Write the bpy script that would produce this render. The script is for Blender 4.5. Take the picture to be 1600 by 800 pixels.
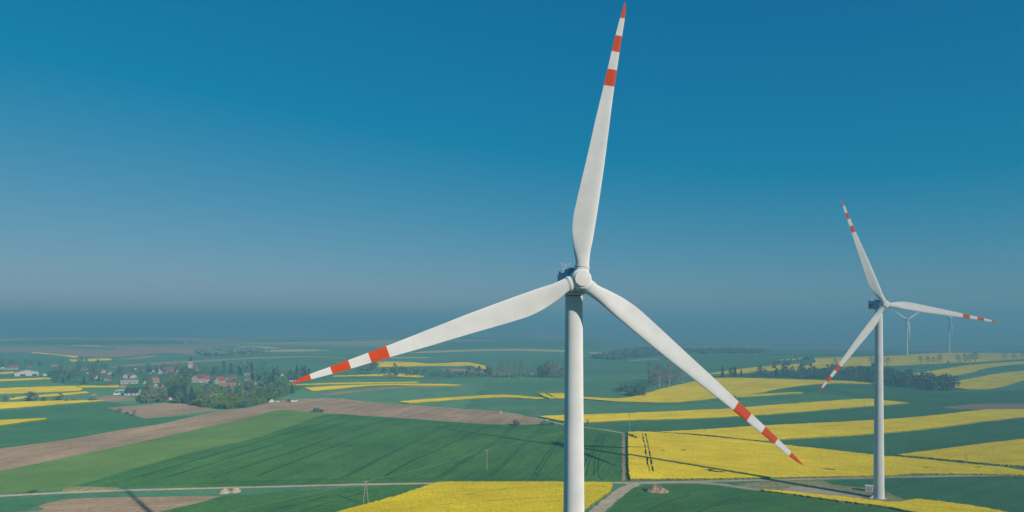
import bpy, bmesh, math, random
import numpy as np
from mathutils import Vector, Matrix, noise
from mathutils.geometry import delaunay_2d_cdt
random.seed(7)
C = bpy.context
S = C.scene
col = C.collection
R_ = math.radians
for o in list(bpy.data.objects):
    bpy.data.objects.remove(o)

# ------------------------------------------------------------------ camera, sky, sun, exposure
CAMH = 71.2
FPX, HOR = 1066.67, 504.0            # focal length and horizon row of the 1600 px wide photograph
cam = bpy.data.objects.new('camera', bpy.data.cameras.new('camera'))
col.objects.link(cam)
cam.location = (0, 0, CAMH)
cam.rotation_euler = (math.pi / 2, 0, 0)
cam.data.sensor_width = 36
cam.data.lens = 24
cam.data.shift_y = (HOR - 400) / 1600
cam.data.clip_start = 1
cam.data.clip_end = 100000
S.camera = cam
SUN_EL, SUN_AZ = 24.4, 135.4
SUN_STRENGTH, SKY_STRENGTH = 4.6, 0.1
world = bpy.data.worlds.new('World')
S.world = world
world.use_nodes = True
wt = world.node_tree
bg = wt.nodes['Background']
sky = wt.nodes.new('ShaderNodeTexSky')
sky.sky_type = 'NISHITA'
sky.sun_disc = False
sky.sun_elevation = R_(SUN_EL)
sky.sun_rotation = R_(SUN_AZ)
sky.altitude = 100
sky.air_density = 1.0
sky.dust_density = 0.3
sky.ozone_density = 3.0


def wmath(op, a, b):
    n = wt.nodes.new('ShaderNodeMath')
    n.operation = op
    for i, v in enumerate((a, b)):
        if isinstance(v, (int, float)):
            n.inputs[i].default_value = v
        else:
            wt.links.new(v, n.inputs[i])
    return n.outputs[0]


# the photograph's deep teal sky: the same grade on the whole Nishita sky
sep = wt.nodes.new('ShaderNodeSeparateColor')
wt.links.new(sky.outputs[0], sep.inputs[0])
k = 10.0
r = wmath('MAXIMUM', wmath('SUBTRACT', wmath('MULTIPLY', sep.outputs[0], 0.52), 0.097 * k), 0.0015 * k)
g = wmath('MULTIPLY', wmath('POWER', wmath('DIVIDE', sep.outputs[1], k), 0.63), 0.425 * k)
b = wmath('MULTIPLY', wmath('POWER', wmath('DIVIDE', sep.outputs[2], k), 0.42), 0.515 * k)
cmb = wt.nodes.new('ShaderNodeCombineColor')
for i, v in enumerate((r, g, b)):
    wt.links.new(v, cmb.inputs[i])
wt.links.new(cmb.outputs[0], bg.inputs[0])
bg.inputs[1].default_value = SKY_STRENGTH
sun = bpy.data.objects.new('sun', bpy.data.lights.new('sun', 'SUN'))
col.objects.link(sun)
sun.data.energy = SUN_STRENGTH
sun.data.angle = R_(0.5)
sun.data.color = (1.0, 0.92, 0.80)
sdir = Vector((math.sin(R_(SUN_AZ)) * math.cos(R_(SUN_EL)), math.cos(R_(SUN_AZ)) * math.cos(R_(SUN_EL)), math.sin(R_(SUN_EL))))
sun.rotation_euler = sdir.to_track_quat('Z', 'Y').to_euler()
S.view_settings.view_transform = 'Standard'
S.view_settings.look = 'None'
S.view_settings.exposure = 0.0
S.view_settings.gamma = 1.0
HAZE_DENSITY = 0.00058
HAZE_COLOR = (0.26, 0.61, 0.76)
HAZE_G = 0.0
HAZE_TOP = 131.0


# ------------------------------------------------------------------ terrain
def sm(a, b, t):
    t = np.clip((t - a) / (b - a), 0, 1)
    return t * t * (3 - 2 * t)


def hz(x, y):
    """height of the land in metres (flat round the turbines, rolling further out)"""
    x = np.asarray(x, float)
    y = np.asarray(y, float)
    a = sm(520, 1000, y)
    h = a * (2.6 * np.sin(x / 190 + 1.0) * np.sin(y / 290) + 1.8 * np.sin(x / 120 - y / 400))
    h = h - 48 * sm(1650, 2500, y) * sm(350, 650, x)
    h = h - 24 * sm(1800, 7000, y)                 # a broad misty valley, then far hills
    h = h + sm(6000, 12500, y) * (52 + 22 * np.sin(x / 1500 + .5) + 14 * np.sin(x / 700 + y / 2600))
    return h


def sm1(a, b, t):
    t = min(1.0, max(0.0, (t - a) / (b - a)))
    return t * t * (3 - 2 * t)


def H(x, y):
    """the same height for one point, quicker"""
    si = math.sin
    h = sm1(520, 1000, y) * (2.6 * si(x / 190 + 1.0) * si(y / 290) + 1.8 * si(x / 120 - y / 400))
    h -= 48 * sm1(1650, 2500, y) * sm1(350, 650, x) + 24 * sm1(1800, 7000, y)
    return h + sm1(6000, 12500, y) * (52 + 22 * si(x / 1500 + .5) + 14 * si(x / 700 + y / 2600))


def at(px, py):
    """the point of the land that the photograph shows at pixel (px, py)"""
    s, t = (px - 800) / FPX, (py - HOR) / FPX
    d = CAMH / t
    for _ in range(40):
        d = .5 * d + .5 * (CAMH - H(s * d, d)) / t
    return Vector((s * d, d, H(s * d, d)))


# ------------------------------------------------------------------ materials
def new_mat(name, rough=.7, spec=.3):
    m = bpy.data.materials.new(name)
    m.use_nodes = True
    p = m.node_tree.nodes['Principled BSDF']
    p.inputs['Roughness'].default_value = rough
    p.inputs['Specular IOR Level'].default_value = spec
    return m, m.node_tree, p


def node(nt, kind, **kw):
    n = nt.nodes.new(kind)
    for k_, v in kw.items():
        setattr(n, k_, v)
    return n


def noise_tex(nt, vec, scale, detail=3, rough=.55):
    n = node(nt, 'ShaderNodeTexNoise')
    n.inputs['Scale'].default_value = scale
    n.inputs['Detail'].default_value = detail
    n.inputs['Roughness'].default_value = rough
    nt.links.new(vec, n.inputs['Vector'])
    return n.outputs['Fac']


def ramp(nt, fac, lo, hi, a=0.0, b_=1.0):
    n = node(nt, 'ShaderNodeMapRange')
    n.inputs[1].default_value = lo
    n.inputs[2].default_value = hi
    n.inputs[3].default_value = a
    n.inputs[4].default_value = b_
    nt.links.new(fac, n.inputs[0])
    return n.outputs[0]


def mixc(nt, fac, a, b_, mode='MIX'):
    n = node(nt, 'ShaderNodeMix', data_type='RGBA', blend_type=mode)
    for sock, v in ((n.inputs[0], fac), (n.inputs[6], a), (n.inputs[7], b_)):
        if isinstance(v, (int, float)):
            sock.default_value = v
        elif isinstance(v, tuple):
            sock.default_value = (*v[:3], 1)
        else:
            nt.links.new(v, sock)
    return n.outputs[2]


def plain(name, c, rough=.6, var=.12, scale=.6, spec=.3, dr=0.0):
    m, nt, p = new_mat(name, rough, spec)
    p.inputs['Diffuse Roughness'].default_value = dr
    tc = node(nt, 'ShaderNodeTexCoord')
    f = noise_tex(nt, tc.outputs['Object'], scale, 4)
    d = tuple(v * (1 - var) for v in c)
    l = tuple(min(1, v * (1 + var)) for v in c)
    nt.links.new(mixc(nt, ramp(nt, f, .3, .7), d, l), p.inputs['Base Color'])
    return m


TONES = {   # dark, light, row contrast, row period (m), fine grain contrast
    'wheat': ((.042, .128, .032), (.062, .164, .038), .17, 3.2, .25),
    'deep':  ((.044, .134, .056), (.060, .164, .066), .14, 3.2, .22),
    'mid':   ((.074, .185, .082), (.095, .218, .092), .12, 4.0, .20),
    'light': ((.098, .180, .044), (.128, .212, .050), .08, 4.0, .18),
    'soil':  ((.265, .180, .112), (.345, .238, .150), .18, 4.5, .22),
    'brown': ((.265, .180, .120), (.325, .222, .150), .12, 4.5, .20),
    'straw': ((.420, .330, .170), (.500, .400, .210), .10, 4.0, .20),
    'dry':   ((.170, .185, .070), (.300, .270, .120), .05, 4.0, .45),
    'track': ((.360, .285, .190), (.450, .360, .250), .10, 2.0, .25),
    'rape':  ((.530, .400, .001), (.650, .485, .002), .11, 3.0, .30),
    'raper': ((.720, .505, .001), (.850, .610, .002), .11, 3.0, .26),
    'rapef': ((.640, .465, .002), (.770, .560, .004), .16, 9.0, .20),
}
_fm = {}


def field_mat(tone, ang=0.0):
    """crop or soil: big soft patches, fine grain and rows along direction ang"""
    key = (tone, round(ang, 2))
    if key in _fm:
        return _fm[key]
    d, l, rc, per, gr = TONES[tone]
    m, nt, p = new_mat(tone + '_field', .85, .15)
    p.inputs['Diffuse Roughness'].default_value = 1.0      # clods and stalks throw the light back
    tc = node(nt, 'ShaderNodeTexCoord')
    ob = tc.outputs['Object']
    mp = node(nt, 'ShaderNodeMapping')
    mp.inputs['Rotation'].default_value = (0, 0, -ang)
    nt.links.new(ob, mp.inputs['Vector'])
    st = node(nt, 'ShaderNodeMapping')            # stretched along the rows
    st.inputs['Scale'].default_value = (.12, 1, 1)
    nt.links.new(mp.outputs[0], st.inputs['Vector'])
    big = noise_tex(nt, ob, .018, 3)
    streak = noise_tex(nt, st.outputs[0], .16, 4, .6)
    fine = noise_tex(nt, ob, .9 if 'rape' in tone else .45, 3, .6)
    wv = node(nt, 'ShaderNodeTexWave', wave_type='BANDS', bands_direction='Y')
    wv.inputs['Scale'].default_value = 2 * math.pi / (20 * per)
    wv.inputs['Distortion'].default_value = 1.5
    wv.inputs['Detail'].default_value = 2
    wv.inputs['Detail Scale'].default_value = .3
    nt.links.new(mp.outputs[0], wv.inputs['Vector'])
    c = mixc(nt, ramp(nt, big, .35, .65), d, l)
    c = mixc(nt, 1.0, c, ramp(nt, streak, .3, .7, 1 - rc, 1 + rc), 'MULTIPLY')
    c = mixc(nt, 1.0, c, ramp(nt, wv.outputs['Fac'], 0, 1, 1 - rc * .55, 1 + rc * .35), 'MULTIPLY')
    c = mixc(nt, 1.0, c, ramp(nt, fine, .3, .7, 1 - gr, 1 + gr * .7), 'MULTIPLY')
    pat = noise_tex(nt, ob, .055, 5, .65)           # thin and thick stands, damp hollows
    c = mixc(nt, 1.0, c, ramp(nt, pat, .3, .7, .88, 1.10), 'MULTIPLY')
    if 'rape' in tone:
        c = mixc(nt, ramp(nt, pat, .60, .72, 0, .28), c, (.30, .30, .006))
    if 'rape' in tone:                            # leaves show between the flowers
        sp = noise_tex(nt, ob, .55, 4, .7)
        c = mixc(nt, ramp(nt, sp, .60, .78, 0, .45), c, (.22, .24, .008))
    nt.links.new(c, p.inputs['Base Color'])
    bp = node(nt, 'ShaderNodeBump')
    bp.inputs['Strength'].default_value = .28 if 'rape' in tone else .45
    bp.inputs['Distance'].default_value = .5 if 'rape' in tone else .25
    nt.links.new(fine, bp.inputs['Height'])
    nt.links.new(bp.outputs[0], p.inputs['Normal'])
    _fm[key] = m
    return m


def leaf_mat(name, dark, light, hue_var=.12):
    m, nt, p = new_mat(name, .8, .15)
    p.inputs['Diffuse Roughness'].default_value = 1.0
    tc = node(nt, 'ShaderNodeTexCoord')
    oi = node(nt, 'ShaderNodeObjectInfo')
    f = noise_tex(nt, tc.outputs['Object'], .55, 3)
    c = mixc(nt, ramp(nt, f, .32, .68), dark, light)
    v = ramp(nt, oi.outputs['Random'], 0, 1, 1 - hue_var * 2.6, 1 + hue_var * 3.2)
    c = mixc(nt, 1.0, c, v, 'MULTIPLY')
    nt.links.new(c, p.inputs['Base Color'])
    return m


M = {
    'white': plain('turbine_paint', (.715, .70, .675), .62, .06, .30, .25, 1.0),
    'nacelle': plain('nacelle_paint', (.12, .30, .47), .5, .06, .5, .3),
    'red': plain('red_paint', (.64, .070, .005), .65, .08, .8, .2, 1.0),
    'steel': plain('galvanised_steel', (.42, .43, .43), .45, .15, 2, .5),
    'dark': plain('dark_gap', (.03, .032, .035), .6),
    'concrete': plain('concrete', (.42, .38, .33), .85),
    'stem': plain('rape_stems', (.16, .19, .022), .85, .45, .8),
    'wood': plain('pole_wood', (.36, .31, .25), .8, .25, 3),
    'bark': plain('bark', (.14, .115, .09), .9, .3, 2),
    'palebark': plain('pale_bark', (.36, .33, .28), .9, .3, 2),
    'cream': plain('cream_render', (.52, .46, .35), .8, .08, .4),
    'whitewall': plain('white_render', (.58, .56, .50), .8, .06, .4),
    'greywall': plain('grey_render', (.42, .39, .36), .8, .1, .4),
    'redroof': plain('red_tiles', (.40, .10, .065), .8, .22, 1.2),
    'orangeroof': plain('orange_tiles', (.50, .17, .085), .8, .2, 1.2),
    'brownroof': plain('brown_tiles', (.24, .16, .13), .8, .2, 1.2),
    'purpleroof': plain('maroon_tiles', (.25, .11, .13), .8, .2, 1.2),
    'darkroof': plain('slate_roof', (.045, .055, .075), .6, .2, 1.2),
    'greyroof': plain('grey_sheet_roof', (.40, .36, .34), .7, .12, .8),
    'glass': plain('window_glass', (.04, .05, .07), .2, .1, 1, .6),
    'brownwood': plain('brown_door', (.12, .07, .05), .7),
    'lime': plain('lime', (.52, .43, .27), .9, .25, 1.0),
    'spoil': plain('spoil', (.40, .27, .165), .95, .5, 1.5),
    'kiosk': plain('kiosk_paint', (.62, .62, .56), .6, .06, 1),
    'carred': plain('red_car_paint', (.45, .03, .03), .3, .05, 1, .5),
    'carwhite': plain('white_car_paint', (.75, .75, .74), .3, .04, 1, .5),
    'tyre': plain('tyre_rubber', (.03, .03, .03), .8),
    'net': plain('green_film', (.30, .52, .40), .5, .1, .5),
    'soilroad': field_mat('track'),
    'leafA': leaf_mat('spring_leaves', (.105, .165, .040), (.180, .255, .065)),
    'leafB': leaf_mat('deep_leaves', (.080, .160, .120), (.130, .215, .150)),
    'leafC': leaf_mat('grey_green_leaves', (.150, .185, .115), (.225, .255, .160)),
    'leafD': leaf_mat('spruce_needles', (.030, .082, .084), (.054, .118, .108)),
    'twig': leaf_mat('bare_twigs', (.20, .19, .15), (.30, .28, .225)),
    'leafF': leaf_mat('hazy_wood', (.12, .20, .15), (.17, .25, .19)),
    'blossom': leaf_mat('blossom', (.42, .40, .36), (.60, .57, .50)),
}


# ------------------------------------------------------------------ mesh helpers
class MB:
    """collects shapes and links them as ONE mesh object"""
    def __init__(s):
        s.v, s.f, s.mi = [], [], []

    def add(s, vs, fs, mi=0):
        n = len(s.v)
        s.v += [tuple(v) for v in vs]
        s.f += [tuple(i + n for i in f) for f in fs]
        s.mi += [mi] * len(fs)
        return s

    def box(s, x0, y0, z0, x1, y1, z1, mi=0):
        v = [(x0, y0, z0), (x1, y0, z0), (x1, y1, z0), (x0, y1, z0), (x0, y0, z1), (x1, y0, z1), (x1, y1, z1), (x0, y1, z1)]
        return s.add(v, [(0, 3, 2, 1), (4, 5, 6, 7), (0, 1, 5, 4), (1, 2, 6, 5), (2, 3, 7, 6), (3, 0, 4, 7)], mi)

    def loft(s, rings, cap0=True, cap1=True, mi=0):
        n = len(rings[0])
        v = [p for r_ in rings for p in r_]
        f = []
        for i in range(len(rings) - 1):
            for j in range(n):
                a, b_ = i * n + j, i * n + (j + 1) % n
                f.append((a, b_, b_ + n, a + n))
        if cap0:
            f.append(tuple(reversed(range(n))))
        if cap1:
            f.append(tuple(range(len(v) - n, len(v))))
        return s.add(v, f, mi)

    def tube(s, p, q, r0, r1=None, n=6, mi=0):
        p, q = Vector(p), Vector(q)
        r1 = r0 if r1 is None else r1
        z = (q - p).normalized()
        x = z.orthogonal().normalized()
        y = z.cross(x)
        ring = lambda c, r_: [c + r_ * (math.cos(t) * x + math.sin(t) * y) for t in (2 * math.pi * i / n for i in range(n))]
        return s.loft([ring(p, r0), ring(q, r1)], mi=mi)

    def lathe(s, prof, n=32, mi=0, cap0=True, cap1=True):
        return s.loft([[(r_ * math.cos(2 * math.pi * i / n), r_ * math.sin(2 * math.pi * i / n), z) for i in range(n)] for r_, z in prof], cap0, cap1, mi)

    def mesh(s, name, mats, smooth=None):
        me = bpy.data.meshes.new(name)
        me.from_pydata(s.v, [], s.f)
        for m in (mats if isinstance(mats, (list, tuple)) else [mats]):
            me.materials.append(m)
        if any(s.mi):
            me.polygons.foreach_set('material_index', s.mi)
        me.update()
        if smooth is not None:
            me.polygons.foreach_set('use_smooth', [True] * len(me.polygons))
            me.set_sharp_from_angle(angle=R_(smooth))
        return me

    def build(s, name, mats, parent=None, smooth=None):
        return link(name, s.mesh(name, mats, smooth), parent)


def link(name, me, parent=None):
    o = bpy.data.objects.new(name, me)
    col.objects.link(o)
    if parent:
        o.parent = parent
    return o


def tag(o, label, cat=None, group=None, kind=None):
    o['label'] = label
    if cat:
        o['category'] = cat
    if group:
        o['group'] = group
    if kind:
        o['kind'] = kind
    return o


def thing(name, label, cat, loc, rz=0, group=None):
    o = bpy.data.objects.new(name, None)
    col.objects.link(o)
    o.location = loc
    o.rotation_euler = (0, 0, rz)
    o.empty_display_size = .5
    return tag(o, label, cat, group)


def copy_tree(o, parent=None):
    c = o.copy()
    col.objects.link(c)
    if parent:
        c.parent = parent
    for ch in o.children:
        copy_tree(ch, c)
    return c


# ------------------------------------------------------------------ fields (outlines as ground points)
def smooth_px(pts):
    out, n = [], len(pts)
    P = [Vector(p) for p in pts]

    def corner(i):
        a, b_ = P[i] - P[i - 1], P[(i + 1) % n] - P[i]
        return a.length < 1e-6 or b_.length < 1e-6 or a.angle(b_) > R_(32)
    cr = [corner(i) for i in range(n)]
    for i in range(n):
        p1, p2 = P[i], P[(i + 1) % n]
        p0 = P[i - 1] if not cr[i] else 2 * p1 - p2
        p3 = P[(i + 2) % n] if not cr[(i + 1) % n] else 2 * p2 - p1
        m = max(1, min(8, int((p2 - p1).length / 8)))
        for k_ in range(m):
            t = k_ / m
            out.append(.5 * (2 * p1 + (p2 - p0) * t + (2 * p0 - 5 * p1 + 4 * p2 - p3) * t * t + (3 * p1 - p0 - 3 * p2 + p3) * t ** 3))
    return out


def widen(pts):
    """fields that run out of the photograph go on well past its edges"""
    out, n = [], len(pts)
    for i, (x, y) in enumerate(pts):
        if x > 1640 or x < -30:
            nb = [p_ for p_ in (pts[i - 1], pts[(i + 1) % n]) if -30 <= p_[0] <= 1640]
            dx = 420 if x > 0 else -420
            sl_ = (y - nb[0][1]) / (x - nb[0][0]) if nb and abs(x - nb[0][0]) > 20 else 0
            ext = (x + dx, max(HOR + 14, y + sl_ * dx * .35))
            if -30 <= pts[i - 1][0] <= 1640:
                out += [(x, y), ext]
            elif -30 <= pts[(i + 1) % n][0] <= 1640:
                out += [ext, (x, y)]
            else:
                out.append(ext)
        else:
            out.append((x, y))
    return out


def ground_poly(pts):
    pts = widen(pts)
    g_ = [at(p.x, p.y).to_2d() for p in smooth_px(pts)]
    area = sum(g_[i - 1].cross(g_[i]) for i in range(len(g_)))
    return g_ if area > 0 else g_[::-1]


def ang_of(line):
    if not line:
        return 0.0
    d = at(*line[1]) - at(*line[0])
    return math.atan2(d.y, d.x)


def inside(px, py, poly):
    """numpy point in polygon"""
    r_ = np.zeros(px.shape, bool)
    n = len(poly)
    for i in range(n):
        x0, y0 = poly[i - 1]
        x1, y1 = poly[i]
        if y0 == y1:
            continue
        c = ((y0 > py) != (y1 > py)) & (px < (x1 - x0) * (py - y0) / (y1 - y0) + x0)
        r_ ^= c
    return r_


# kind, name, row direction (two pixels) or None, label, outline
FLAT = [
 ('brown', 'ploughed_field', None, 'wide mauve ploughed land far beyond the village roofs', [(-60,541),(62,542),(112,545),(175,547),(185,541),(225,540),(282,541.5),(335,541.5),(370,546),(360,549),(322,549.5),(305,554),(255,551),(175,558),(125,556),(87,552),(50,550),(-60,551)]),
 ('straw', 'stubble_field', None, 'faintest pale strip on the far plain above the barn', [(-40,531),(60,528),(130,527),(135,528.2),(60,530),(-40,533.5)]),
 ('brown', 'ploughed_field', None, 'faint far mauve strip behind the two distant turbines', [(1470,531),(1520,529),(1580,529.5),(1570,531.5),(1500,532.5)]),
 ('straw', 'stubble_field', None, 'faint pale strip behind the second tower', [(1195,536),(1250,532.5),(1262,533.5),(1215,537)]),
 ('straw', 'stubble_field', None, 'thin straw strip on the upper edge of the mauve ploughed land', [(112,538.5),(160,539.6),(158,541.4),(113,540.5)]),
 ('brown', 'ploughed_field', None, 'faint long mauve strip nearest the hazy horizon behind the church', [(245,530),(312,531),(380,535),(350,535.8),(250,532.8)]),
 ('brown', 'ploughed_field', None, 'long narrow brown strip running behind the church spire', [(170,571.5),(197,569.8),(250,566),(325,562),(400,558),(480,556.3),(540,558.3),(540,559.2),(480,558.2),(400,560.5),(325,564.8),(250,569.2),(200,572.3)]),
 ('brown', 'ploughed_field', None, 'small mauve sliver of soil above the strip behind the church', [(187,560.8),(225,556),(250,554.2),(247,556.5),(212,561.4)]),
 ('straw', 'stubble_field', None, 'pale straw patch far off with a second one below it', [(372,541.3),(407,541),(447,544.3),(400,544.5),(372,544)]),
 ('straw', 'stubble_field', None, 'pale straw lens lying under the far straw patch', [(372,547.4),(400,547.3),(475,545.8),(520,547.5),(462,549.4),(400,549.3),(373,549)]),
 ('straw', 'stubble_field', None, 'long pale arched strip behind the front turbine tower', [(640,551.2),(670,548.5),(725,546.5),(800,545),(850,545.6),(905,548),(905,550.4),(850,549.3),(800,547.8),(725,549.2),(670,551.2)]),
 ('straw', 'stubble_field', None, 'thin pale strip just under the long arched strip', [(610,558),(670,557.8),(669,559.4),(612,559.6)]),
 ('straw', 'stubble_field', None, 'pale triangular patch on the far slope beside the front tower', [(918,550),(967,551),(950,555),(940,557.5),(930,555)]),
 ('straw', 'stubble_field', None, 'hair thin pale strip on the dark slope below the triangular patch', [(982,563.2),(1032,560),(1032,561),(985,564)]),
 ('brown', 'ploughed_field', None, 'faint mauve far strip between the two near turbines', [(1115,542),(1165,536.5),(1200,535.8),(1230,533),(1225,536),(1190,538.5),(1130,545)]),
 ('brown', 'ploughed_field', None, 'grey brown field below the yellow hill with tree clumps', [(687,576),(712,576),(737,577.5),(790,583),(800,585),(775,588),(740,585.5),(700,582)]),
 ('mid', 'meadow', None, 'blue green meadow below the yellow streaks beyond the blade tip', [(480,598),(560,592),(700,593),(882,590),(882,596),(700,599.5),(560,597)]),
 ('mid', 'meadow', None, 'flat green field beside the white barn and its yellow strips', [(-60,597),(82,594),(112,592),(110,602),(0,606),(-60,607)]),
 ('mid', 'meadow', None, 'small bright meadow in front of the village edge', [(132,607.5),(190,607),(190,616),(160,618.5),(145,614)]),
 ('deep', 'wheat_field', ((0,650),(170,640)), 'dark green field at the edge below the long yellow wedge', [(-80,641),(0,641),(75,635),(165,628),(175,628),(200,632),(215,632),(168,637),(180,641),(210,649),(225,653.8),(300,649),(345,641),(300,651),(250,662.5),(200,670),(100,687.5),(0,700.5),(-80,709)]),
 ('deep', 'meadow', None, 'dark gardens and rough grass under the village trees', [(60,588),(90,577),(190,574),(260,572.5),(400,572),(450,580),(488,586),(486,600),(462,612),(440,621),(420,630),(385,637),(345,639.5),(300,632),(262,629),(215,632),(212,622),(196,604),(118,603),(100,600)]),
 ('deep', 'meadow', None, 'dark rough ground under the hillside copse', [(1115,592),(1130,587),(1200,584),(1290,580),(1370,579),(1400,586),(1450,592),(1490,602),(1493,612),(1450,612),(1400,604),(1372,599),(1325,596),(1255,593.8),(1200,592),(1150,591)]),
 ('brown', 'ploughed_field', None, 'brown patch beside the dark roofed house at the village edge', [(147,621.5),(175,618),(207,622),(214,625),(172,627.2)]),
 ('soil', 'ploughed_field', ((180,640),(300,634)), 'bare brown field tucked under the village trees', [(168,637),(215,634),(262,629.3),(300,632.5),(340,640.5),(275,648.8),(225,653.8),(210,649),(180,641)]),
 ('brown', 'ploughed_field', None, 'thin brown arc among the yellow streaks beside the red blade tip', [(500,616),(550,610),(625,604.5),(675,603.3),(738,603.3),(675,605.2),(625,606.4),(562,612.6),(512,617.6)]),
 ('mid', 'meadow', None, 'pale green strip crossing behind the white wayside shrine', [(733,639.5),(800,635),(880,632.5),(905,632),(905,636.5),(880,637),(800,641),(740,641)]),
 ('light', 'meadow', None, 'light scrubby grass beside the small yellow wedge', [(835,613),(850,609.5),(882,610.5),(905,612),(905,616),(842,615.5)]),
 ('mid', 'wheat_field', ((913,640),(1360,612)), 'pale green strip between the yellow valley and the long yellow band', [(890,629),(913,629),(985,633),(1037,633.5),(1082,631),(1150,624),(1200,619.5),(1254,616.5),(1300,618),(1370,622),(1275,628),(1200,633.5),(1150,638),(1100,640.5),(1000,645),(914,648),(890,648.5)]),
 ('deep', 'wheat_field', ((1200,610),(1420,604)), 'dark teal slope below the copse behind the second turbine', [(1225,608),(1265,602.5),(1300,600.5),(1368,601),(1400,604),(1480,612),(1560,612),(1660,606),(1660,630),(1550,630),(1475,636),(1420,630),(1385,627),(1350,623.5),(1300,616),(1254,613.5)]),
 ('deep', 'wheat_field', ((913,675),(1370,648)), 'dark green strip between the long yellow band and the yellow fields', [(890,662),(917,662),(975,659),(1050,657),(1150,652.5),(1200,649.2),(1275,643),(1350,637),(1385,634.5),(1420,631),(1475,636.5),(1557,640),(1525,642),(1450,651),(1370,657),(1275,662),(1192,666),(1100,672),(1025,676),(981,675.5),(945,671.5),(890,664.5)]),
 ('deep', 'wheat_field', ((1240,692),(1600,655)), 'dark green wedge holding the second turbine shadow tip', [(1200,691.5),(1230,688),(1300,684.3),(1385,678),(1450,672),(1525,662),(1600,653),(1660,646),(1660,680),(1600,687),(1525,696),(1450,706),(1395,712.3),(1370,712.5),(1290,703.5),(1235,697.5)]),
 ('brown', 'ploughed_field', None, 'mauve brown lens beside the long yellow strip at the picture edge', [(1470,636.3),(1510,632.3),(1550,630.5),(1660,631),(1660,641),(1557,640),(1500,639)]),
 ('soil', 'ploughed_field', ((0,720),(400,640)), 'long bare brown field sweeping from the edge up past the village', [(-80,709),(0,700.5),(100,687.5),(200,670),(250,662.5),(300,651),(350,641),(385,637),(420,629),(455,624),(490,622.5),(520,622.5),(575,629),(650,634.5),(710,639),(775,643.5),(820,651),(848,656),(845,662.5),(800,663.5),(745,661.5),(650,654.5),(580,650),(520,646.5),(505,645),(455,641.5),(430,641),(400,650),(350,661),(250,683.8),(150,705),(75,721),(0,735.8),(-80,752)]),
 ('light', 'wheat_field', ((0,750),(450,650)), 'light green young crop between the brown field and dark wheat', [(-80,752),(0,735.8),(75,721),(150,705),(250,683.8),(350,661),(400,650),(430,641),(455,641.5),(505,645),(515,647.5),(460,664),(400,683.8),(300,707.5),(200,735),(120,757.5),(98,764),(0,770.5),(-80,774)]),
 ('wheat', 'wheat_field', ((540,745),(690,682)), 'large dark green wheat field with tractor lines behind the front tower', [(515,647.5),(580,650.6),(650,655),(745,662),(800,664),(845,663),(880,664.5),(915,668.5),(972.5,678),(972.5,752),(900,752.8),(800,752.6),(700,754),(540,756),(400,759.6),(250,762),(120,759.5),(200,735),(300,707.5),(400,683.8),(460,664)]),
 ('dry', 'grass_verge', None, 'dry grass patch on the far side of the dirt road', [(95,768.6),(100,763.5),(120,760),(178,762),(190,764.4),(140,767.2)]),
 ('deep', 'wheat_field', ((0,790),(140,772)), 'dark green wedge below the road at the bottom edge corner', [(-80,782),(0,778.5),(90,774),(138,772.5),(107,779.5),(60,790),(25,800),(-40,820),(-90,820)]),
 ('soil', 'ploughed_field', ((100,790),(330,777)), 'brown ploughed triangle crossed by the front turbine shadow', [(25,800),(60,790),(107,780),(175,777.3),(250,776.3),(345,774.5),(312,785),(250,799),(180,815),(80,830),(-40,822)]),
 ('wheat', 'wheat_field', ((420,800),(560,765)), 'green wheat around the foot of the twin legged pole', [(350,775.5),(400,772),(540,762),(620,758),(690,756),(620,777),(567,792),(535,800),(430,830),(120,835),(250,801),(312,786)]),
 ('wheat', 'wheat_field', ((960,800),(1180,770)), 'dark green wheat in front of the dirt track and spoil heap', [(1003,759.5),(1040,757.5),(1090,757),(1160,764.5),(1195,769.5),(1240,775.5),(1290,783),(1340,789.5),(1385,795.5),(1425,802),(1500,815),(1500,860),(880,860),(930,822),(950,800),(962,787),(985,765)]),
 ('deep', 'wheat_field', ((1400,790),(1600,752)), 'dark green crop beside the foot of the second turbine', [(1372,749),(1450,746.5),(1560,744),(1660,742),(1660,830),(1565,803),(1510,791),(1455,784),(1430,782),(1412,779),(1392,772),(1380,765),(1300,757),(1290,752)]),
 ('dry', 'grass_verge', None, 'dry weedy triangle of grass where the tracks fork', [(1152,756.3),(1200,752.5),(1285,750.5),(1300,757),(1380,765),(1392,772),(1412,779.5),(1395,786),(1360,783),(1320,778),(1280,774.5),(1230,769.5),(1190,766),(1165,762)]),
 ('track', 'gravel_path', None, 'bare gravel patch beside the second turbine transformer cabin', [(1225,764.5),(1246,760.5),(1290,765),(1320,770),(1348,776.5),(1338,780),(1300,776),(1250,771),(1222,768)]),
]
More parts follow.
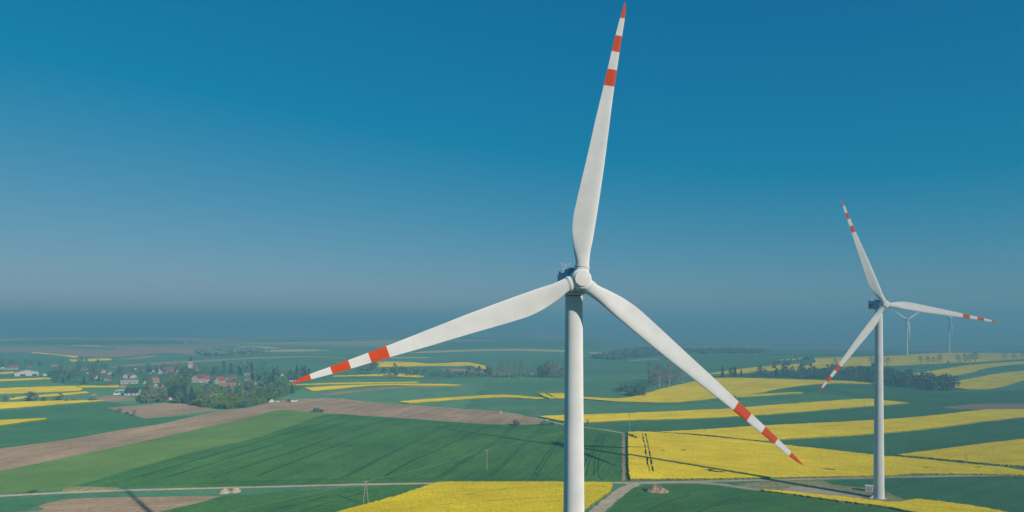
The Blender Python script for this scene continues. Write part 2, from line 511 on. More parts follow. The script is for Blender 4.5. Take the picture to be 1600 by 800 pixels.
RAPE = [
 ('rapef', ((46,551),(124,558)), 'narrow bent yellow strip at the lower edge of the mauve land', [(46,549.8),(85,553.3),(124,557.3),(117,560),(92,555.8),(50,552.2)]),
 ('rapef', ((107,563),(172,561)), 'small straight yellow strip above the village trees', [(107,562.6),(140,561),(172,560.8),(175,563),(140,565.3),(112,565.8)]),
 ('rapef', ((588,568),(760,576)), 'far yellow hill behind the hedgerow near the red blade bands', [(588,566),(612,565.5),(650,567),(675,568.8),(722,566.5),(740,568),(764,573.8),(762,577.5),(745,576),(737,571.8),(712,572.8),(675,572.5),(650,573),(612,573.8),(588,573.8)]),
 ('rapef', ((540,588),(660,589)), 'thin yellow streak just under the hedgerow trees', [(520,588),(572,586.3),(615,584.7),(650,586.3),(664,589.3),(650,590.6),(620,589.2),(572,588.6),(520,589.4)]),
 ('rapef', ((449,602),(655,598)), 'hair thin yellow strip touching the red blade tip', [(449,600.7),(475,600.8),(550,598.5),(655,597.3),(652,599.2),(550,600.7),(482,602.2),(450,603.2)]),
 ('rapef', ((475,608),(720,602)), 'tapering yellow strip below the one touching the blade tip', [(475,607),(525,603.8),(587,601.3),(625,600.6),(687,600.8),(724,602.5),(700,603.8),(625,603.2),(575,603.8),(525,609),(487,611.5)]),
 ('rapef', ((623,630),(848,621)), 'arched yellow band on the slope behind the long brown field', [(623,628.7),(650,626),(700,622.3),(750,619.3),(775,618),(800,618.3),(825,620.5),(850,622.8),(848,624.6),(825,623.8),(800,622.3),(770,622.3),(725,624.7),(675,628.7),(637,631.2)]),
 ('rapef', ((841,616),(866,624)), 'tiny yellow sliver left of the yellow patch behind the tower', [(841,615.5),(851,615.5),(868,623.5),(858,623.8)]),
 ('rapef', ((855,616),(884,624)), 'small yellow patch meeting the front tower', [(855,615.8),(882,615.5),(905,617),(905,624),(884,624),(869,623.5)]),
 ('rapef', ((985,628),(1190,605)), 'broad yellow valley field curving up to the copse', [(905,621.2),(940,622.7),(962,623.9),(985,621.5),(1012,615),(1037,607.5),(1075,598.8),(1112,592),(1150,591.3),(1200,592.3),(1255,594),(1325,596.3),(1372,600),(1372,600.8),(1300,600),(1265,602),(1225,607),(1200,612),(1180,616),(1150,619.5),(1125,622.5),(1082,627.5),(1037,630),(985,629),(950,627.5),(905,623.3)]),
 ('rapef', ((1150,620),(1254,615)), 'thin yellow tongue at the foot of the yellow valley field', [(1150,620.2),(1160,618.8),(1200,616),(1254,613.7),(1254,615.2),(1200,618.9),(1150,622)]),
 ('raper', ((914,655),(1350,630)), 'long yellow band ending in a point beyond the second tower', [(840,651.6),(880,650.2),(914,649.2),(1000,646.2),(1100,641.5),(1150,639),(1200,634.5),(1275,629),(1350,624.2),(1385,627),(1420,630.3),(1385,634),(1350,636.3),(1275,642.5),(1200,648.7),(1150,652),(1050,656.3),(975,658.3),(917,661.3),(880,659.8),(855,654.5)]),
 ('raper', ((1100,677),(1500,650)), 'upper yellow field rising past the second tower to the edge', [(1025,676.3),(1100,672.5),(1192,666.3),(1275,662.5),(1370,657.5),(1450,651.3),(1525,642.5),(1557,640.6),(1600,641),(1660,642),(1660,645),(1600,652.5),(1525,661.3),(1450,671.3),(1385,677.5),(1300,683.8),(1230,687.5),(1200,690.6),(1175,689),(1150,686.5),(1100,681)]),
 ('raper', ((1060,690),(1500,734)), 'big yellow rapeseed field in front of the second turbine', [(981.5,676.3),(1020,676.6),(1100,683.2),(1175,690.6),(1235,698),(1290,704),(1370,713.2),(1400,715.5),(1450,720.5),(1500,725.5),(1560,731.5),(1660,741),(1500,742.4),(1370,745.5),(1200,748.3),(1100,750),(985,751),(982.5,735),(981.5,705)]),
 ('raper', ((1420,713),(1600,695)), 'yellow wedge field with a thin twin pole at its lower edge', [(1400,712.5),(1450,706.3),(1525,696.3),(1600,687.5),(1660,681),(1660,737),(1600,730.5),(1550,727),(1500,722),(1450,717)]),
 ('rape', ((567,795),(955,760)), 'nearest yellow rapeseed field at the foot of the front turbine', [(520,805),(535,800),(567,792),(620,777),(680,757),(690,755.4),(800,755),(905,755.3),(955,756),(957,761),(955,768),(940,780),(925,790),(910,802),(870,835),(830,860),(500,860),(430,840)]),
 ('raper', ((1190,768),(1555,798)), 'narrow yellow strip along the track to the second turbine', [(1190,767.3),(1230,770.3),(1280,775.3),(1320,778.8),(1360,783.8),(1395,787.3),(1430,782.5),(1455,784.5),(1510,791.5),(1555,799.5),(1590,806),(1500,814),(1420,801),(1385,794.5),(1340,788.5),(1290,782),(1240,774.8),(1195,769)]),
 ('rapef', ((0,610),(130,607)), 'double yellow field left of the village meadow', [(-60,610),(0,607.5),(112,603.7),(118,603.8),(131,609),(125,611),(75,614),(0,616.8),(-60,619)]),
 ('rapef', ((118,605),(195,605)), 'thin yellow strip leading to the cream village sheds', [(119,603.3),(160,603.6),(192,604.1),(195,606),(160,606.3),(126,606.6)]),
 ('rapef', ((8,624),(139,613)), 'slim yellow strip partly hidden by hedge trees', [(5,624),(60,618.5),(135,612.8),(139,615),(100,618.8),(60,621.9),(12,626)]),
 ('rapef', ((0,635),(160,627)), 'long yellow wedge below the hedge trees', [(-60,631),(0,629.5),(50,628.3),(140,626.6),(167,627),(140,629),(75,634.3),(0,640),(-60,644)]),
 ('rape', ((0,662),(73,655)), 'short yellow wedge pointing into the dark green field', [(-80,663),(0,658),(73,654.7),(72,656.3),(0,666),(-80,676)]),
 ('rapef', ((0,584),(26,582)), 'tiny yellow strip beside the white barn', [(-40,583.5),(0,582.5),(25,581.2),(26,583.6),(-40,586)]),
 ('rapef', ((0,595),(80,592)), 'yellow strip running in front of the white barn', [(-60,595.5),(0,593.5),(50,591.7),(77,590.8),(82,593),(0,596.6),(-60,598.6)]),
 ('rapef', ((1110,585),(1250,571)), 'ragged yellow strips between the dark copse and bushes', [(1105,585.3),(1140,579.5),(1200,572.5),(1250,569.3),(1262,571.5),(1215,578.5),(1180,582.5),(1140,584.5)]),
 ('rapef', ((1216,563),(1252,561)), 'small yellow strip above the hillside bushes', [(1210,563.8),(1235,561),(1254,560),(1252,561.6),(1225,563.6)]),
 ('rapef', ((1275,570),(1600,556)), 'yellow hilltop carrying the two distant turbines', [(1272,560.3),(1340,558),(1370,557),(1417,555),(1460,552),(1525,551.5),(1600,552.3),(1670,553),(1670,556),(1600,561),(1540,565.3),(1500,567.5),(1440,570),(1400,572),(1320,573.3),(1270,577),(1232,580.3),(1215,579),(1264,571.5),(1274,566)]),
 ('rapef', ((1422,586),(1600,566)), 'upper of two yellow fields on the hillside beside the copse', [(1418,585.8),(1450,581.3),(1500,572.8),(1550,568),(1600,565),(1670,563),(1670,566),(1600,569.3),(1580,570.5),(1540,576),(1510,584.5),(1460,589)]),
 ('rapef', ((1490,605),(1600,585)), 'lower yellow field on the hillside beside the rounded bushes', [(1490,598),(1510,593.5),(1550,586),(1590,580.7),(1670,577),(1670,584),(1600,595),(1570,604),(1540,609),(1510,609),(1492,607)]),
]


def geo(a, b_, first, growth):
    out, s = [a], first
    while out[-1] < b_:
        out.append(out[-1] + s)
        s *= growth
    return out


gx = geo(0, 13500, 45, 1.09)
gx = sorted(set([-v for v in gx] + gx))
gy = [-1200, -800, -500, -300, -150, 0, 100, 180] + geo(240, 14500, 26, 1.035)
pts = [(x + random.uniform(-3, 3), y) for x in gx for y in gy]
nv0 = len(pts)
edges_in, POLYS = [], []
for kind, nm, line, lab, px in FLAT:
    gp = ground_poly(px)
    n0 = len(pts)
    edges_in += [(n0 + i, n0 + (i + 1) % len(gp)) for i in range(len(gp))]
    pts += [tuple(p) for p in gp]
    POLYS.append(np.array([p[:] for p in gp]))
vo, eo, fo, _, _, _ = delaunay_2d_cdt([Vector(p) for p in pts], edges_in, [], 0, 1e-4)
vx = np.array([v[:] for v in vo])
vz = hz(vx[:, 0], vx[:, 1])


def pick(cx, cy, polys):
    """index of the last polygon that holds each point, or -1"""
    own = np.full(cx.shape, -1)
    for i, P in enumerate(polys):
        (x0, y0), (x1, y1) = P.min(0), P.max(0)
        m = np.nonzero((cx >= x0) & (cx <= x1) & (cy >= y0) & (cy <= y1))[0]
        if len(m):
            own[m[inside(cx[m], cy[m], P)]] = i
    return own


fa = np.array([f[:3] for f in fo])
cen = vx[fa].mean(1)
sel = {}
for f, i in zip(fo, pick(cen[:, 0], cen[:, 1], POLYS)):
    sel.setdefault(int(i), []).append(f)


def sub_mesh(name, fl, mat):
    ids = sorted({i for f in fl for i in f})
    mp = {i: k_ for k_, i in enumerate(ids)}
    me = bpy.data.meshes.new(name)
    me.from_pydata([(vx[i, 0], vx[i, 1], vz[i]) for i in ids], [], [[mp[i] for i in f] for f in fl])
    me.materials.append(mat)
    me.polygons.foreach_set('use_smooth', [True] * len(me.polygons))
    me.update()
    return link(name, me)


m_ground, nt, p = new_mat('open_land', .9, .1)
p.inputs['Diffuse Roughness'].default_value = 1.0
tc = node(nt, 'ShaderNodeTexCoord')
st = node(nt, 'ShaderNodeMapping')
st.inputs['Scale'].default_value = (.45, 1, 1)
nt.links.new(tc.outputs['Object'], st.inputs['Vector'])
vr = node(nt, 'ShaderNodeTexVoronoi')
vr.inputs['Scale'].default_value = .0035
nt.links.new(st.outputs[0], vr.inputs['Vector'])
sv = node(nt, 'ShaderNodeSeparateColor')
nt.links.new(vr.outputs['Color'], sv.inputs[0])
c = mixc(nt, ramp(nt, sv.outputs[0], .1, .9), (.058, .155, .086), (.092, .200, .112))
sx = node(nt, 'ShaderNodeSeparateXYZ')
nt.links.new(tc.outputs['Object'], sx.inputs[0])
far = ramp(nt, sx.outputs[1], 1900, 2600)
far_c = mixc(nt, ramp(nt, sv.outputs[1], .50, .56), c, mixc(nt, sv.outputs[2], (.26, .19, .13), (.44, .36, .18)))
c = mixc(nt, far, c, far_c)
c = mixc(nt, 1.0, c, ramp(nt, noise_tex(nt, tc.outputs['Object'], .05, 5), .3, .7, .85, 1.15), 'MULTIPLY')
c = mixc(nt, 1.0, c, ramp(nt, noise_tex(nt, tc.outputs['Object'], .5, 3), .3, .7, .8, 1.2), 'MULTIPLY')
nt.links.new(c, p.inputs['Base Color'])
tag(sub_mesh('ground', sel.get(-1, []), m_ground), 'open green land running on to the hazy horizon', kind='structure')
for i, (kind, nm, line, lab, px) in enumerate(FLAT):
    if i in sel:
        tag(sub_mesh(nm, sel[i], field_mat(kind, ang_of(line))), lab, kind='structure')

# rapeseed: a standing crop about 1.3 m high with a ragged rim of stems
TRACKS = []      # tractor lines cut out of the crop, as ground polygons
for line in ([(640,795),(700,780),(760,770),(820,763)], [(905,760),(930,761.5),(952,764)], [(600,800),(690,792),(790,783),(860,780)], [(1003.5,679),(1006,692),(1008.5,704),(1011,722),(1015.5,739)], [(1008.5,679),(1011.5,692),(1014,704),(1016.5,722),(1020.5,740),(1032,741.5)]):
    g_ = [at(*q).to_2d() for q in line]
    g_ = [a_.lerp(b_, k_ / 7) + Vector((random.gauss(0, .18), 0)) for a_, b_ in zip(g_, g_[1:]) for k_ in range(7)] + [g_[-1]]
    L, Rr = [], []
    for i, q in enumerate(g_):
        d = (g_[min(i + 1, len(g_) - 1)] - g_[max(i - 1, 0)]).normalized()
        n_ = Vector((-d.y, d.x)) * (random.choice((.10, .22, .38, .5)) if line[0][0] > 1000 else random.uniform(.04, .2))
        L.append(q + n_)
        Rr.append(q - n_)
    TRACKS.append(Rr + L[::-1])
for q, w_, d_ in (((1107,736.5),2.6,2.2), ((1113,738.5),3.2,2.0), ((1124,739.5),3.0,2.0), ((986,682),2.0,7), ((992,685),2.0,4), ((1290,734.5),3.4,1.0), ((1297,736),2.6,1.8), ((1445,732.5),2.2,1.0), ((1528,732),2.6,1.0), ((927,706),1,1),
                  ((1068,705.5),2,1.5), ((1035,706),2,1.2)):
    a_ = at(*q).to_2d()
    TRACKS.append([a_ + Vector((w_ * math.cos(t) * random.uniform(.5, 1.1), d_ * math.sin(t) * random.uniform(.5, 1.1))) for t in (i * math.pi / 5 for i in range(10))])


def rape_field(tone, line, lab, px):
    base = ground_poly(px)
    bnd = []
    n = len(base)
    for i in range(n):
        a_, b_ = base[i], base[(i + 1) % n]
        d = b_ - a_
        dist = max(200, (a_.y + b_.y) / 2)
        stp = max(.9, dist / 330) if dist < 480 else dist / 90
        m = max(1, min(400, int(d.length / stp)))
        nn = Vector((-d.y, d.x)).normalized() if d.length > 1e-6 else Vector((0, 0))
        for k_ in range(m):
            bnd.append(a_ + d * (k_ / m) + nn * random.gauss(0, .17 if dist < 480 else .35))
    P = np.array([b_[:] for b_ in bnd])
    x0, y0 = P.min(0)
    x1, y1 = P.max(0)
    gpts, yy = [], y0
    while yy < y1:
        stp = max(1.7, yy / 170)
        xs = np.arange(x0, x1, stp * (1.0 if yy < 480 else 2.2))
        if len(xs):
            q = np.stack([xs + np.random.uniform(-.35, .35, len(xs)) * stp, np.full(len(xs), yy) + np.random.uniform(-.35, .35, len(xs)) * stp], 1)
            gpts.append(q[inside(q[:, 0], q[:, 1], P)])
        yy += stp
    G = np.concatenate(gpts) if gpts else np.zeros((0, 2))
    holes = [t for t in TRACKS if inside(np.array([t[0].x]), np.array([t[0].y]), P)[0] or inside(np.array([t[-2].x]), np.array([t[-2].y]), P)[0]]
    vs = [Vector(v) for v in P] + [Vector(v) for v in G]
    ein = [(i, (i + 1) % len(P)) for i in range(len(P))]
    for t in holes:
        n0 = len(vs)
        ein += [(n0 + i, n0 + (i + 1) % len(t)) for i in range(len(t))]
        vs += list(t)
    vo, eo, fo, _, _, _ = delaunay_2d_cdt(vs, ein, [], 0, 1e-4)
    va = np.array([v[:] for v in vo])
    cen = va[np.array([f[:3] for f in fo])].mean(1)
    own = pick(cen[:, 0], cen[:, 1], [P] + [np.array([q[:] for q in t]) for t in holes])
    fl = [f for f, o_ in zip(fo, own) if o_ == 0]
    if not fl:
        return
    cnt = {}
    for f in fl:
        for i in range(len(f)):
            e = (f[i], f[(i + 1) % len(f)])
            cnt[e] = cnt.get(e, 0) + 1
    rim = [e for e in cnt if (e[1], e[0]) not in cnt]
    rimv = {i for e in rim for i in e}
    xy = np.array([v[:] for v in vo])
    z0 = hz(xy[:, 0], xy[:, 1])
    near = y0 < 480
    V, top, low = [], {}, {}
    for i in {i for f in fl for i in f}:
        j = random.gauss(0, .045) if near else random.gauss(0, .08)
        top[i] = len(V)
        V.append((xy[i, 0], xy[i, 1], z0[i] + .88 + j - (.14 * random.random() if i in rimv else 0)))
    for i in rimv:
        low[i] = len(V)
        V.append((xy[i, 0] + random.gauss(0, .1), xy[i, 1] + random.gauss(0, .1), z0[i] - .25))
    F = [[top[i] for i in f] for f in fl]
    K = [0] * len(F)
    for a_, b_ in rim:
        F.append([top[b_], top[a_], low[a_], low[b_]])
        K.append(1)
    me = bpy.data.meshes.new('rapeseed_field')
    me.from_pydata(V, [], F)
    me.materials.append(field_mat(tone, ang_of(line)))
    me.materials.append(M['stem'])
    me.polygons.foreach_set('material_index', K)
    me.update()
    tag(link('rapeseed_field', me), lab, kind='structure')


np.random.seed(3)
for tone, line, lab, px in RAPE:
    rape_field(tone, line, lab, px)


# ------------------------------------------------------------------ roads, tracks, ditches: ribbons on the land
def ribbon(name, pxs, width, mat, lab, lift=.03, kind='structure', rag=.15, step=2.5, crown=0.0):
    P = [at(*q) for q in pxs]
    dense = []
    n = len(P)
    for i in range(n - 1):
        p0, p1, p2, p3 = P[max(i - 1, 0)], P[i], P[i + 1], P[min(i + 2, n - 1)]
        m = max(2, int((p2 - p1).length / step))
        for k_ in range(m):
            t = k_ / m
            dense.append(.5 * (2 * p1 + (p2 - p0) * t + (2 * p0 - 5 * p1 + 4 * p2 - p3) * t * t + (3 * p1 - p0 - 3 * p2 + p3) * t ** 3))
    dense.append(P[-1])
    mb = MB()
    vs, fs = [], []
    for i, q in enumerate(dense):
        d = (dense[min(i + 1, len(dense) - 1)] - dense[max(i - 1, 0)]).to_2d().normalized()
        nn = Vector((-d.y, d.x))
        w0 = width / 2 + random.gauss(0, rag)
        w1 = width / 2 + random.gauss(0, rag)
        for k_, w_ in enumerate((w0, w0 * .35, -w1 * .35, -w1)):
            x, y = q.x + nn.x * w_, q.y + nn.y * w_
            vs.append((x, y, H(x, y) + lift + (crown if k_ in (1, 2) else 0)))
    for i in range(len(dense) - 1):
        for k_ in range(3):
            a_ = i * 4 + k_
            fs.append((a_, a_ + 1, a_ + 5, a_ + 4))
    mb.add(vs, fs)
    return tag(mb.build(name, mat, None, 60), lab, kind=kind)


ribbon('dirt_road', [(-500,800),(-250,787.5),(-120,781),(0,775),(100,770),(200,766.2),(300,763.6),(400,761.2),(540,757.6),(700,755.0),(800,753.9),(900,754.2),(985,754.4),(1100,752.2),(1200,750.2),(1300,748),(1400,745.6),(1500,743.6),(1580,742.8),(1680,742),(1900,740.5),(2150,739)], 3.0, field_mat('track'), 'pale dirt road crossing the whole valley floor', .05)
ribbon('dirt_road', [(993,755.2),(972,767),(955,780),(936,796),(905,822),(870,852)], 5.4, field_mat('track'), 'wide dirt road forking down towards the front turbine', .04, rag=.3)
ribbon('dirt_road', [(985,755.5),(1040,754.2),(1090,754.2),(1130,757.6),(1165,763),(1200,766.8),(1240,769.5)], 3.2, field_mat('track'), 'dirt track branching off to the second turbine', .045, rag=.3)
ribbon('dirt_road', [(974.3,752),(974.5,730),(974.3,700),(973.8,677)], 1.5, field_mat('soil'), 'narrow farm track between the wheat and yellow field', .04)
ribbon('ditch_bank', [(979.2,752),(979.2,730),(979,700),(978.8,677)], 1.5, M['stem'], 'dark weedy ditch beside the narrow farm track', .03, rag=.25)
ribbon('dirt_road', [(973.5,677),(945,671.5),(915,668),(880,663),(850,656.5),(822,650.5),(775,643),(710,638.5),(650,634),(575,628.5),(530,623)], 2.4, field_mat('track'), 'pale farm track along the upper edge of the brown field', .05, step=8)
ribbon('ditch_bank', [(1030,678),(1100,682.6),(1175,690),(1230,696.5)], 1.2, M['stem'], 'dark weedy ditch dividing the two yellow fields', .03, rag=.3)
ribbon('ditch_bank', [(1398,714.5),(1450,719),(1500,724),(1560,729.5),(1660,737)], 1.6, M['stem'], 'dark ditch below the yellow wedge field', .03, rag=.4)
M['wheel'] = plain('pressed_crop', (.026, .072, .026), .9, .3, .5)
TR = [[(880,680),(866,694),(850,715),(832,745)], [(884,680),(871,694),(856,715),(838,745)],
      [(937,677),(929,693),(922,708),(915,722),(908,745)], [(940,677),(933,693),(927,708),(921,722),(915,745)],
      [(944,678),(936,698),(930,715),(928.5,735),(929,744)], [(947,678),(941,698),(936,715),(934.5,735),(936,744),(942,750)],
      [(800,668),(770,692),(720,722),(684,746)], [(804,668),(774,692),(725,722),(690,746)], [(845,668),(810,700),(785,725),(762,745)], [(849,668),(815,700),(790,725),(768,745)],
      [(700,664),(640,693),(590,718),(535,746)], [(703,664),(644,693),(594,718),(540,746)],
      [(640,658),(560,683),(490,710),(400,744)], [(570,653),(500,672),(400,703),(260,746)], [(540,651),(470,670),(380,697),(220,744)], [(610,655),(530,680),(450,708),(330,747)],
      [(760,667),(690,700),(640,722),(600,745)],
      [(250,758),(400,752),(540,749),(700,748),(800,748.5),(872,749)], [(560,655),(650,658.5),(745,666),(800,668),(870,668)],
      [(415,800),(470,786),(520,774),(560,764)], [(450,806),(500,790),(540,778),(580,766)],
      [(1010,800),(1040,785),(1080,772)], [(1090,800),(1130,785),(1160,775)]]
for i, t in enumerate(TR):
    wdt = .5 if i < 12 else (1.0 if i < 17 else .6)
    o = ribbon('tractor_track', t, wdt, M['wheel'], 'dark wheel line pressed into the green wheat', .035, rag=.06, step=4)
    o['group'] = 'wheel lines pressed into the wheat'


# ------------------------------------------------------------------ wind turbines
RB = 45.0
ST = [1.6, 2.0, 2.6, 4.1, 6.2, 9.3, 12, 15, 19, 22, 25.3, 28, 31, 34, 36.5, 39.5, 42.2, 43.6, 44.5, 45]
LE = [1.05, 1.05, .98, .86, .93, .95, .95, .92, .86, .76, .66, .57, .50, .47, .45, .43, .42, .34, .2, .05]
TE = [-1.05, -1.05, -1.1, -1.6, -2.15, -2.55, -2.45, -2.25, -1.97, -1.78, -1.6, -1.4, -1.18, -.98, -.83, -.6, -.34, -.17, -.06, -.02]
TH = [2.1, 2.1, 2.0, 1.7, 1.3, 1.0, .86, .74, .62, .54, .46, .39, .33, .27, .22, .17, .12, .08, .05, .02]
TW = [13, 13, 13, 13, 12.5, 11, 9.5, 8, 6.2, 5, 4, 3.2, 2.5, 1.8, 1.2, .6, .2, 0, 0, 0]
BL = [0, 0, .05, .35, .75, 1, 1, 1, 1, 1, 1, 1, 1, 1, 1, 1, 1, 1, 1, 1]


def hermite(xs, ys, x):
    i = max(0, min(len(xs) - 2, int(np.searchsorted(xs, x)) - 1))
    m = np.gradient(ys, xs)
    h = xs[i + 1] - xs[i]
    t = (x - xs[i]) / h
    return (2 * t**3 - 3 * t**2 + 1) * ys[i] + (t**3 - 2 * t**2 + t) * h * m[i] + (-2 * t**3 + 3 * t**2) * ys[i + 1] + (t**3 - t**2) * h * m[i + 1]


def section(r_, n=28, grow=0.0):
    le, te, th, tw, bl = (float(hermite(np.array(ST), np.array(a), r_)) for a in (LE, TE, TH, TW, BL))
    bl = min(1, max(0, bl))
    c = max(le - te, .03)
    tc_ = th / c
    out = []
    for i in range(n):
        t = 2 * math.pi * i / n
        x = (1 - math.cos(t)) / 2
        s = 1 if t < math.pi else -1
        yt = 5 * tc_ * (.2969 * math.sqrt(x) - .126 * x - .3516 * x * x + .2843 * x**3 - .1015 * x**4)
        cam_ = .16 * tc_ * math.sin(math.pi * x ** 1.25)
        ya = (cam_ + s * yt) * c
        yc = th / 2 * math.sin(t) if True else 0
        X = le - x * c
        Y = bl * ya + (1 - bl) * yc
        nx, ny = math.cos(t), math.sin(t)
        X += grow * nx
        Y += grow * (ny if abs(ny) > .2 else .2 * s)
        a = R_(tw)
        out.append((X * math.cos(a) + Y * math.sin(a), -X * math.sin(a) + Y * math.cos(a), r_))
    return out


def blade_meshes():
    rs = sorted(set([1.6, 2.0, 2.6, 3.3] + list(np.linspace(4.1, 42, 46)) + [42.2, 42.9, 43.6, 44.1, 44.5, 44.8, 44.96]))
    body = MB().loft([section(r_) for r_ in rs]).mesh('blade', M['white'], 50)
    bands = []
    for a, b_ in ((.69, .75), (.816, .875), (.941, .9995)):
        rr = list(np.linspace(a * RB, b_ * RB, 12))
        bands.append(MB().loft([section(r_, grow=.012) for r_ in rr]).mesh('red_band', M['red'], 50))
    return body, bands


BLADE, BANDS = blade_meshes()
n_cyl = [(1.10, 1.35), (1.10, 1.86), (1.19, 1.88), (1.19, 2.02), (1.09, 2.04), (1.09, 2.2)]
COLLAR = MB().lathe(n_cyl, 32).mesh('blade_collar', M['white'], 35)
SPIN = MB().lathe([(1.12, -1.62), (1.17, -1.60), (1.20, -1.52), (1.20, -1.36), (1.32, -1.32), (1.50, -1.10), (1.60, -.7), (1.64, 0), (1.62, .7), (1.55, 1.15), (1.45, 1.2)], 48).mesh('hub', M['white'], 35)
NOSE = MB().lathe([(.02, -1.72), (.5, -1.705), (.90, -1.66), (1.11, -1.622), (1.11, -1.58)], 48).mesh('nose_cap', M['white'], 60)


def rounded_box(name, x, y, z, mat, bevel=.35, seg=3):
    bm = bmesh.new()
    bmesh.ops.create_cube(bm, size=1)
    for v in bm.verts:
        v.co = (x[0] + (v.co.x + .5) * (x[1] - x[0]), y[0] + (v.co.y + .5) * (y[1] - y[0]), z[0] + (v.co.z + .5) * (z[1] - z[0]))
    bmesh.ops.bevel(bm, geom=bm.edges[:], offset=bevel, segments=seg, affect='EDGES', profile=.5)
    me = bpy.data.meshes.new(name)
    bm.to_mesh(me)
    bm.free()
    me.materials.append(mat)
    me.polygons.foreach_set('use_smooth', [True] * len(me.polygons))
    me.set_sharp_from_angle(angle=R_(40))
    return me


def frame(xa, ya, za, loc=(0, 0, 0)):
    m = Matrix((xa, ya, za)).transposed().to_4x4()
    m.translation = loc
    return m


LIN_UP = Vector((0, 0, 1))


def turbine(loc, hub_z, yaw, roll, label, blade_r=45.0, cone=.03, tilt=R_(5.1), detail=True):
    root = thing('wind_turbine', label, 'wind turbine', loc, 0, 'white wind turbines with red striped blades')
    th = hub_z - 2.0
    prof = [(2.05 + (1.36 - 2.05) * t ** .9, .12 + t * (th - .12)) for t in np.linspace(0, 1, 14)]
    MB().lathe(prof, 64).build('tower', M['white'], root, 40)
    for z in (25.2, 50.4):
        rr = 2.05 + (1.36 - 2.05) * ((z - .12) / (th - .12)) ** .9
        MB().lathe([(rr - .02, z - .05), (rr + .012, z - .05), (rr + .012, z + .05), (rr - .02, z + .05)], 64).build('flange', M['white'], root, 40)
    MB().lathe([(1.30, th), (1.44, th + .02), (1.44, th + .08), (1.3, th + .10)], 48).build('yaw_ring', M['dark'], root, 40)
    MB().lathe([(1.36, th + .105), (1.38, th + .14), (1.38, th + .62), (1.2, th + .63)], 48).build('yaw_housing', M['white'], root, 40)
    MB().lathe([(2.9, -.3), (2.9, .08), (2.75, .12), (0.5, .121)], 40).build('foundation', M['concrete'], root, 40)
    n = Vector((math.sin(yaw) * math.cos(tilt), -math.cos(yaw) * math.cos(tilt), math.sin(tilt)))
    r_ = Vector((math.cos(yaw), math.sin(yaw), 0))
    u = n.cross(r_) * -1
    if u.z < 0:
        u = -u
    top = Vector((0, 0, hub_z))
    hub = top + n * 4.0
    # nacelle frame: x = viewer's right, y = downwind, z = up
    n0 = Vector((n.x, n.y, 0)).normalized()
    nm = frame(r_, -n0, LIN_UP, top)
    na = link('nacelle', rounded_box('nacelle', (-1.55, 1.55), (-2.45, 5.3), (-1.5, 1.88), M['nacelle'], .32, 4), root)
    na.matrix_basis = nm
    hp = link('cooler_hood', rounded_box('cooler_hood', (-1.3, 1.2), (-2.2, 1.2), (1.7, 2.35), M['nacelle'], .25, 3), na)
    ch_ = link('front_fairing', rounded_box('front_fairing', (-1.15, 1.15), (-2.5, -.6), (-1.86, -.9), M['white'], .3, 3), na)
    sl = MB()
    for y in np.linspace(1.4, 4.4, 7):
        sl.box(-1.58, y, -.5, -1.54, y + .28, .55)
    v = sl.build('vent_slats', M['dark'], na)
    v['kind'] = 'stuff'
    mast = MB()
    mast.tube((-.4, 4.1, 1.4), (-.4, 4.1, 2.9), .06).tube((-1.1, 4.1, 2.75), (.35, 4.1, 2.75), .05).tube((-.4, 4.1, 2.9), (-.4, 4.1, 3.9), .022)
    mast.tube((-.75, 4.1, 1.4), (-.75, 4.1, 2.25), .05).tube((-1.05, 4.1, 2.25), (-.45, 4.1, 2.25), .05)
    mast.build('sensor_mast', M['steel'], na).location = (0, 0, .5)
    for x in (-1.05, .3):
        MB().tube((x, 4.1, 2.75), (x, 4.1, 2.97), .04).tube((x - .17, 4.1, 3.0), (x + .17, 4.1, 3.0), .09).build('wind_gauge', M['steel'], na).location = (0, 0, .5)
    MB().lathe([(.14, 0), (.17, .05), (.17, .3), (.08, .42)], 12).build('warning_light', M['dark'], na, 40).matrix_basis = Matrix.Translation((-1.2, 4.7, 1.87))
    hb = link('hub', SPIN, root)
    hb.matrix_basis = frame(r_, u, -n, hub) if r_.cross(u).dot(-n) > 0 else frame(-r_, u, -n, hub)
    link('nose_cap', NOSE, hb)
    sc = blade_r / RB
    for k_ in range(3):
        t = roll + k_ * 2 * math.pi / 3
        e = u * math.cos(t) + r_ * math.sin(t)
        le = -u * math.sin(t) + r_ * math.cos(t)
        d = e * math.cos(cone) + n * math.sin(cone)
        ya = d.cross(le)
        bl = link('blade', BLADE, root)
        bl.matrix_basis = frame(le, ya, d, hub) @ Matrix.Diagonal((1, 1, sc, 1))
        for me in BANDS:
            link('red_band', me, bl)
        cl = link('blade_collar', COLLAR, hb)
        cl.matrix_basis = hb.matrix_basis.inverted() @ frame(le, ya, d, hub)
    return root


turbine((9.79, 108, 0), 77.36, R_(8.57), R_(10.0), 'big white wind turbine nearest, its tower running down between the yellow fields', 44.56, .041)
t2 = turbine((148.84, 277, 0), 78.15, R_(.8), R_(-20.85), 'second white wind turbine standing by a small transformer cabin', 45.3, .027)
dr = MB()
dr.box(-2.10, -.45, 1.5, -1.97, .45, 3.6).build('door', M['greywall'], t2)
stp = MB()
for i in range(6):
    stp.box(-4.0 + i * .3, -.5, .0, -3.7 + i * .3, .5, .25 + i * .24)
stp.box(-2.3, -.6, 1.3, -1.95, .6, 1.46)
stp.build('steps', M['steel'], t2)
p3 = at(1417, 557)
turbine(p3, 71.2 + 4.6 * p3.y / FPX - p3.z, R_(8), R_(60), 'distant wind turbine lower on the yellow hilltop, nearer the second tower', 44, .03, detail=False)
p4 = at(1483, 552.2)
turbine(p4, 71.2 + 6.6 * p4.y / FPX - p4.z, R_(35), R_(62), 'distant wind turbine on the crest of the yellow hilltop, farther from the second tower', 44, .03, detail=False)


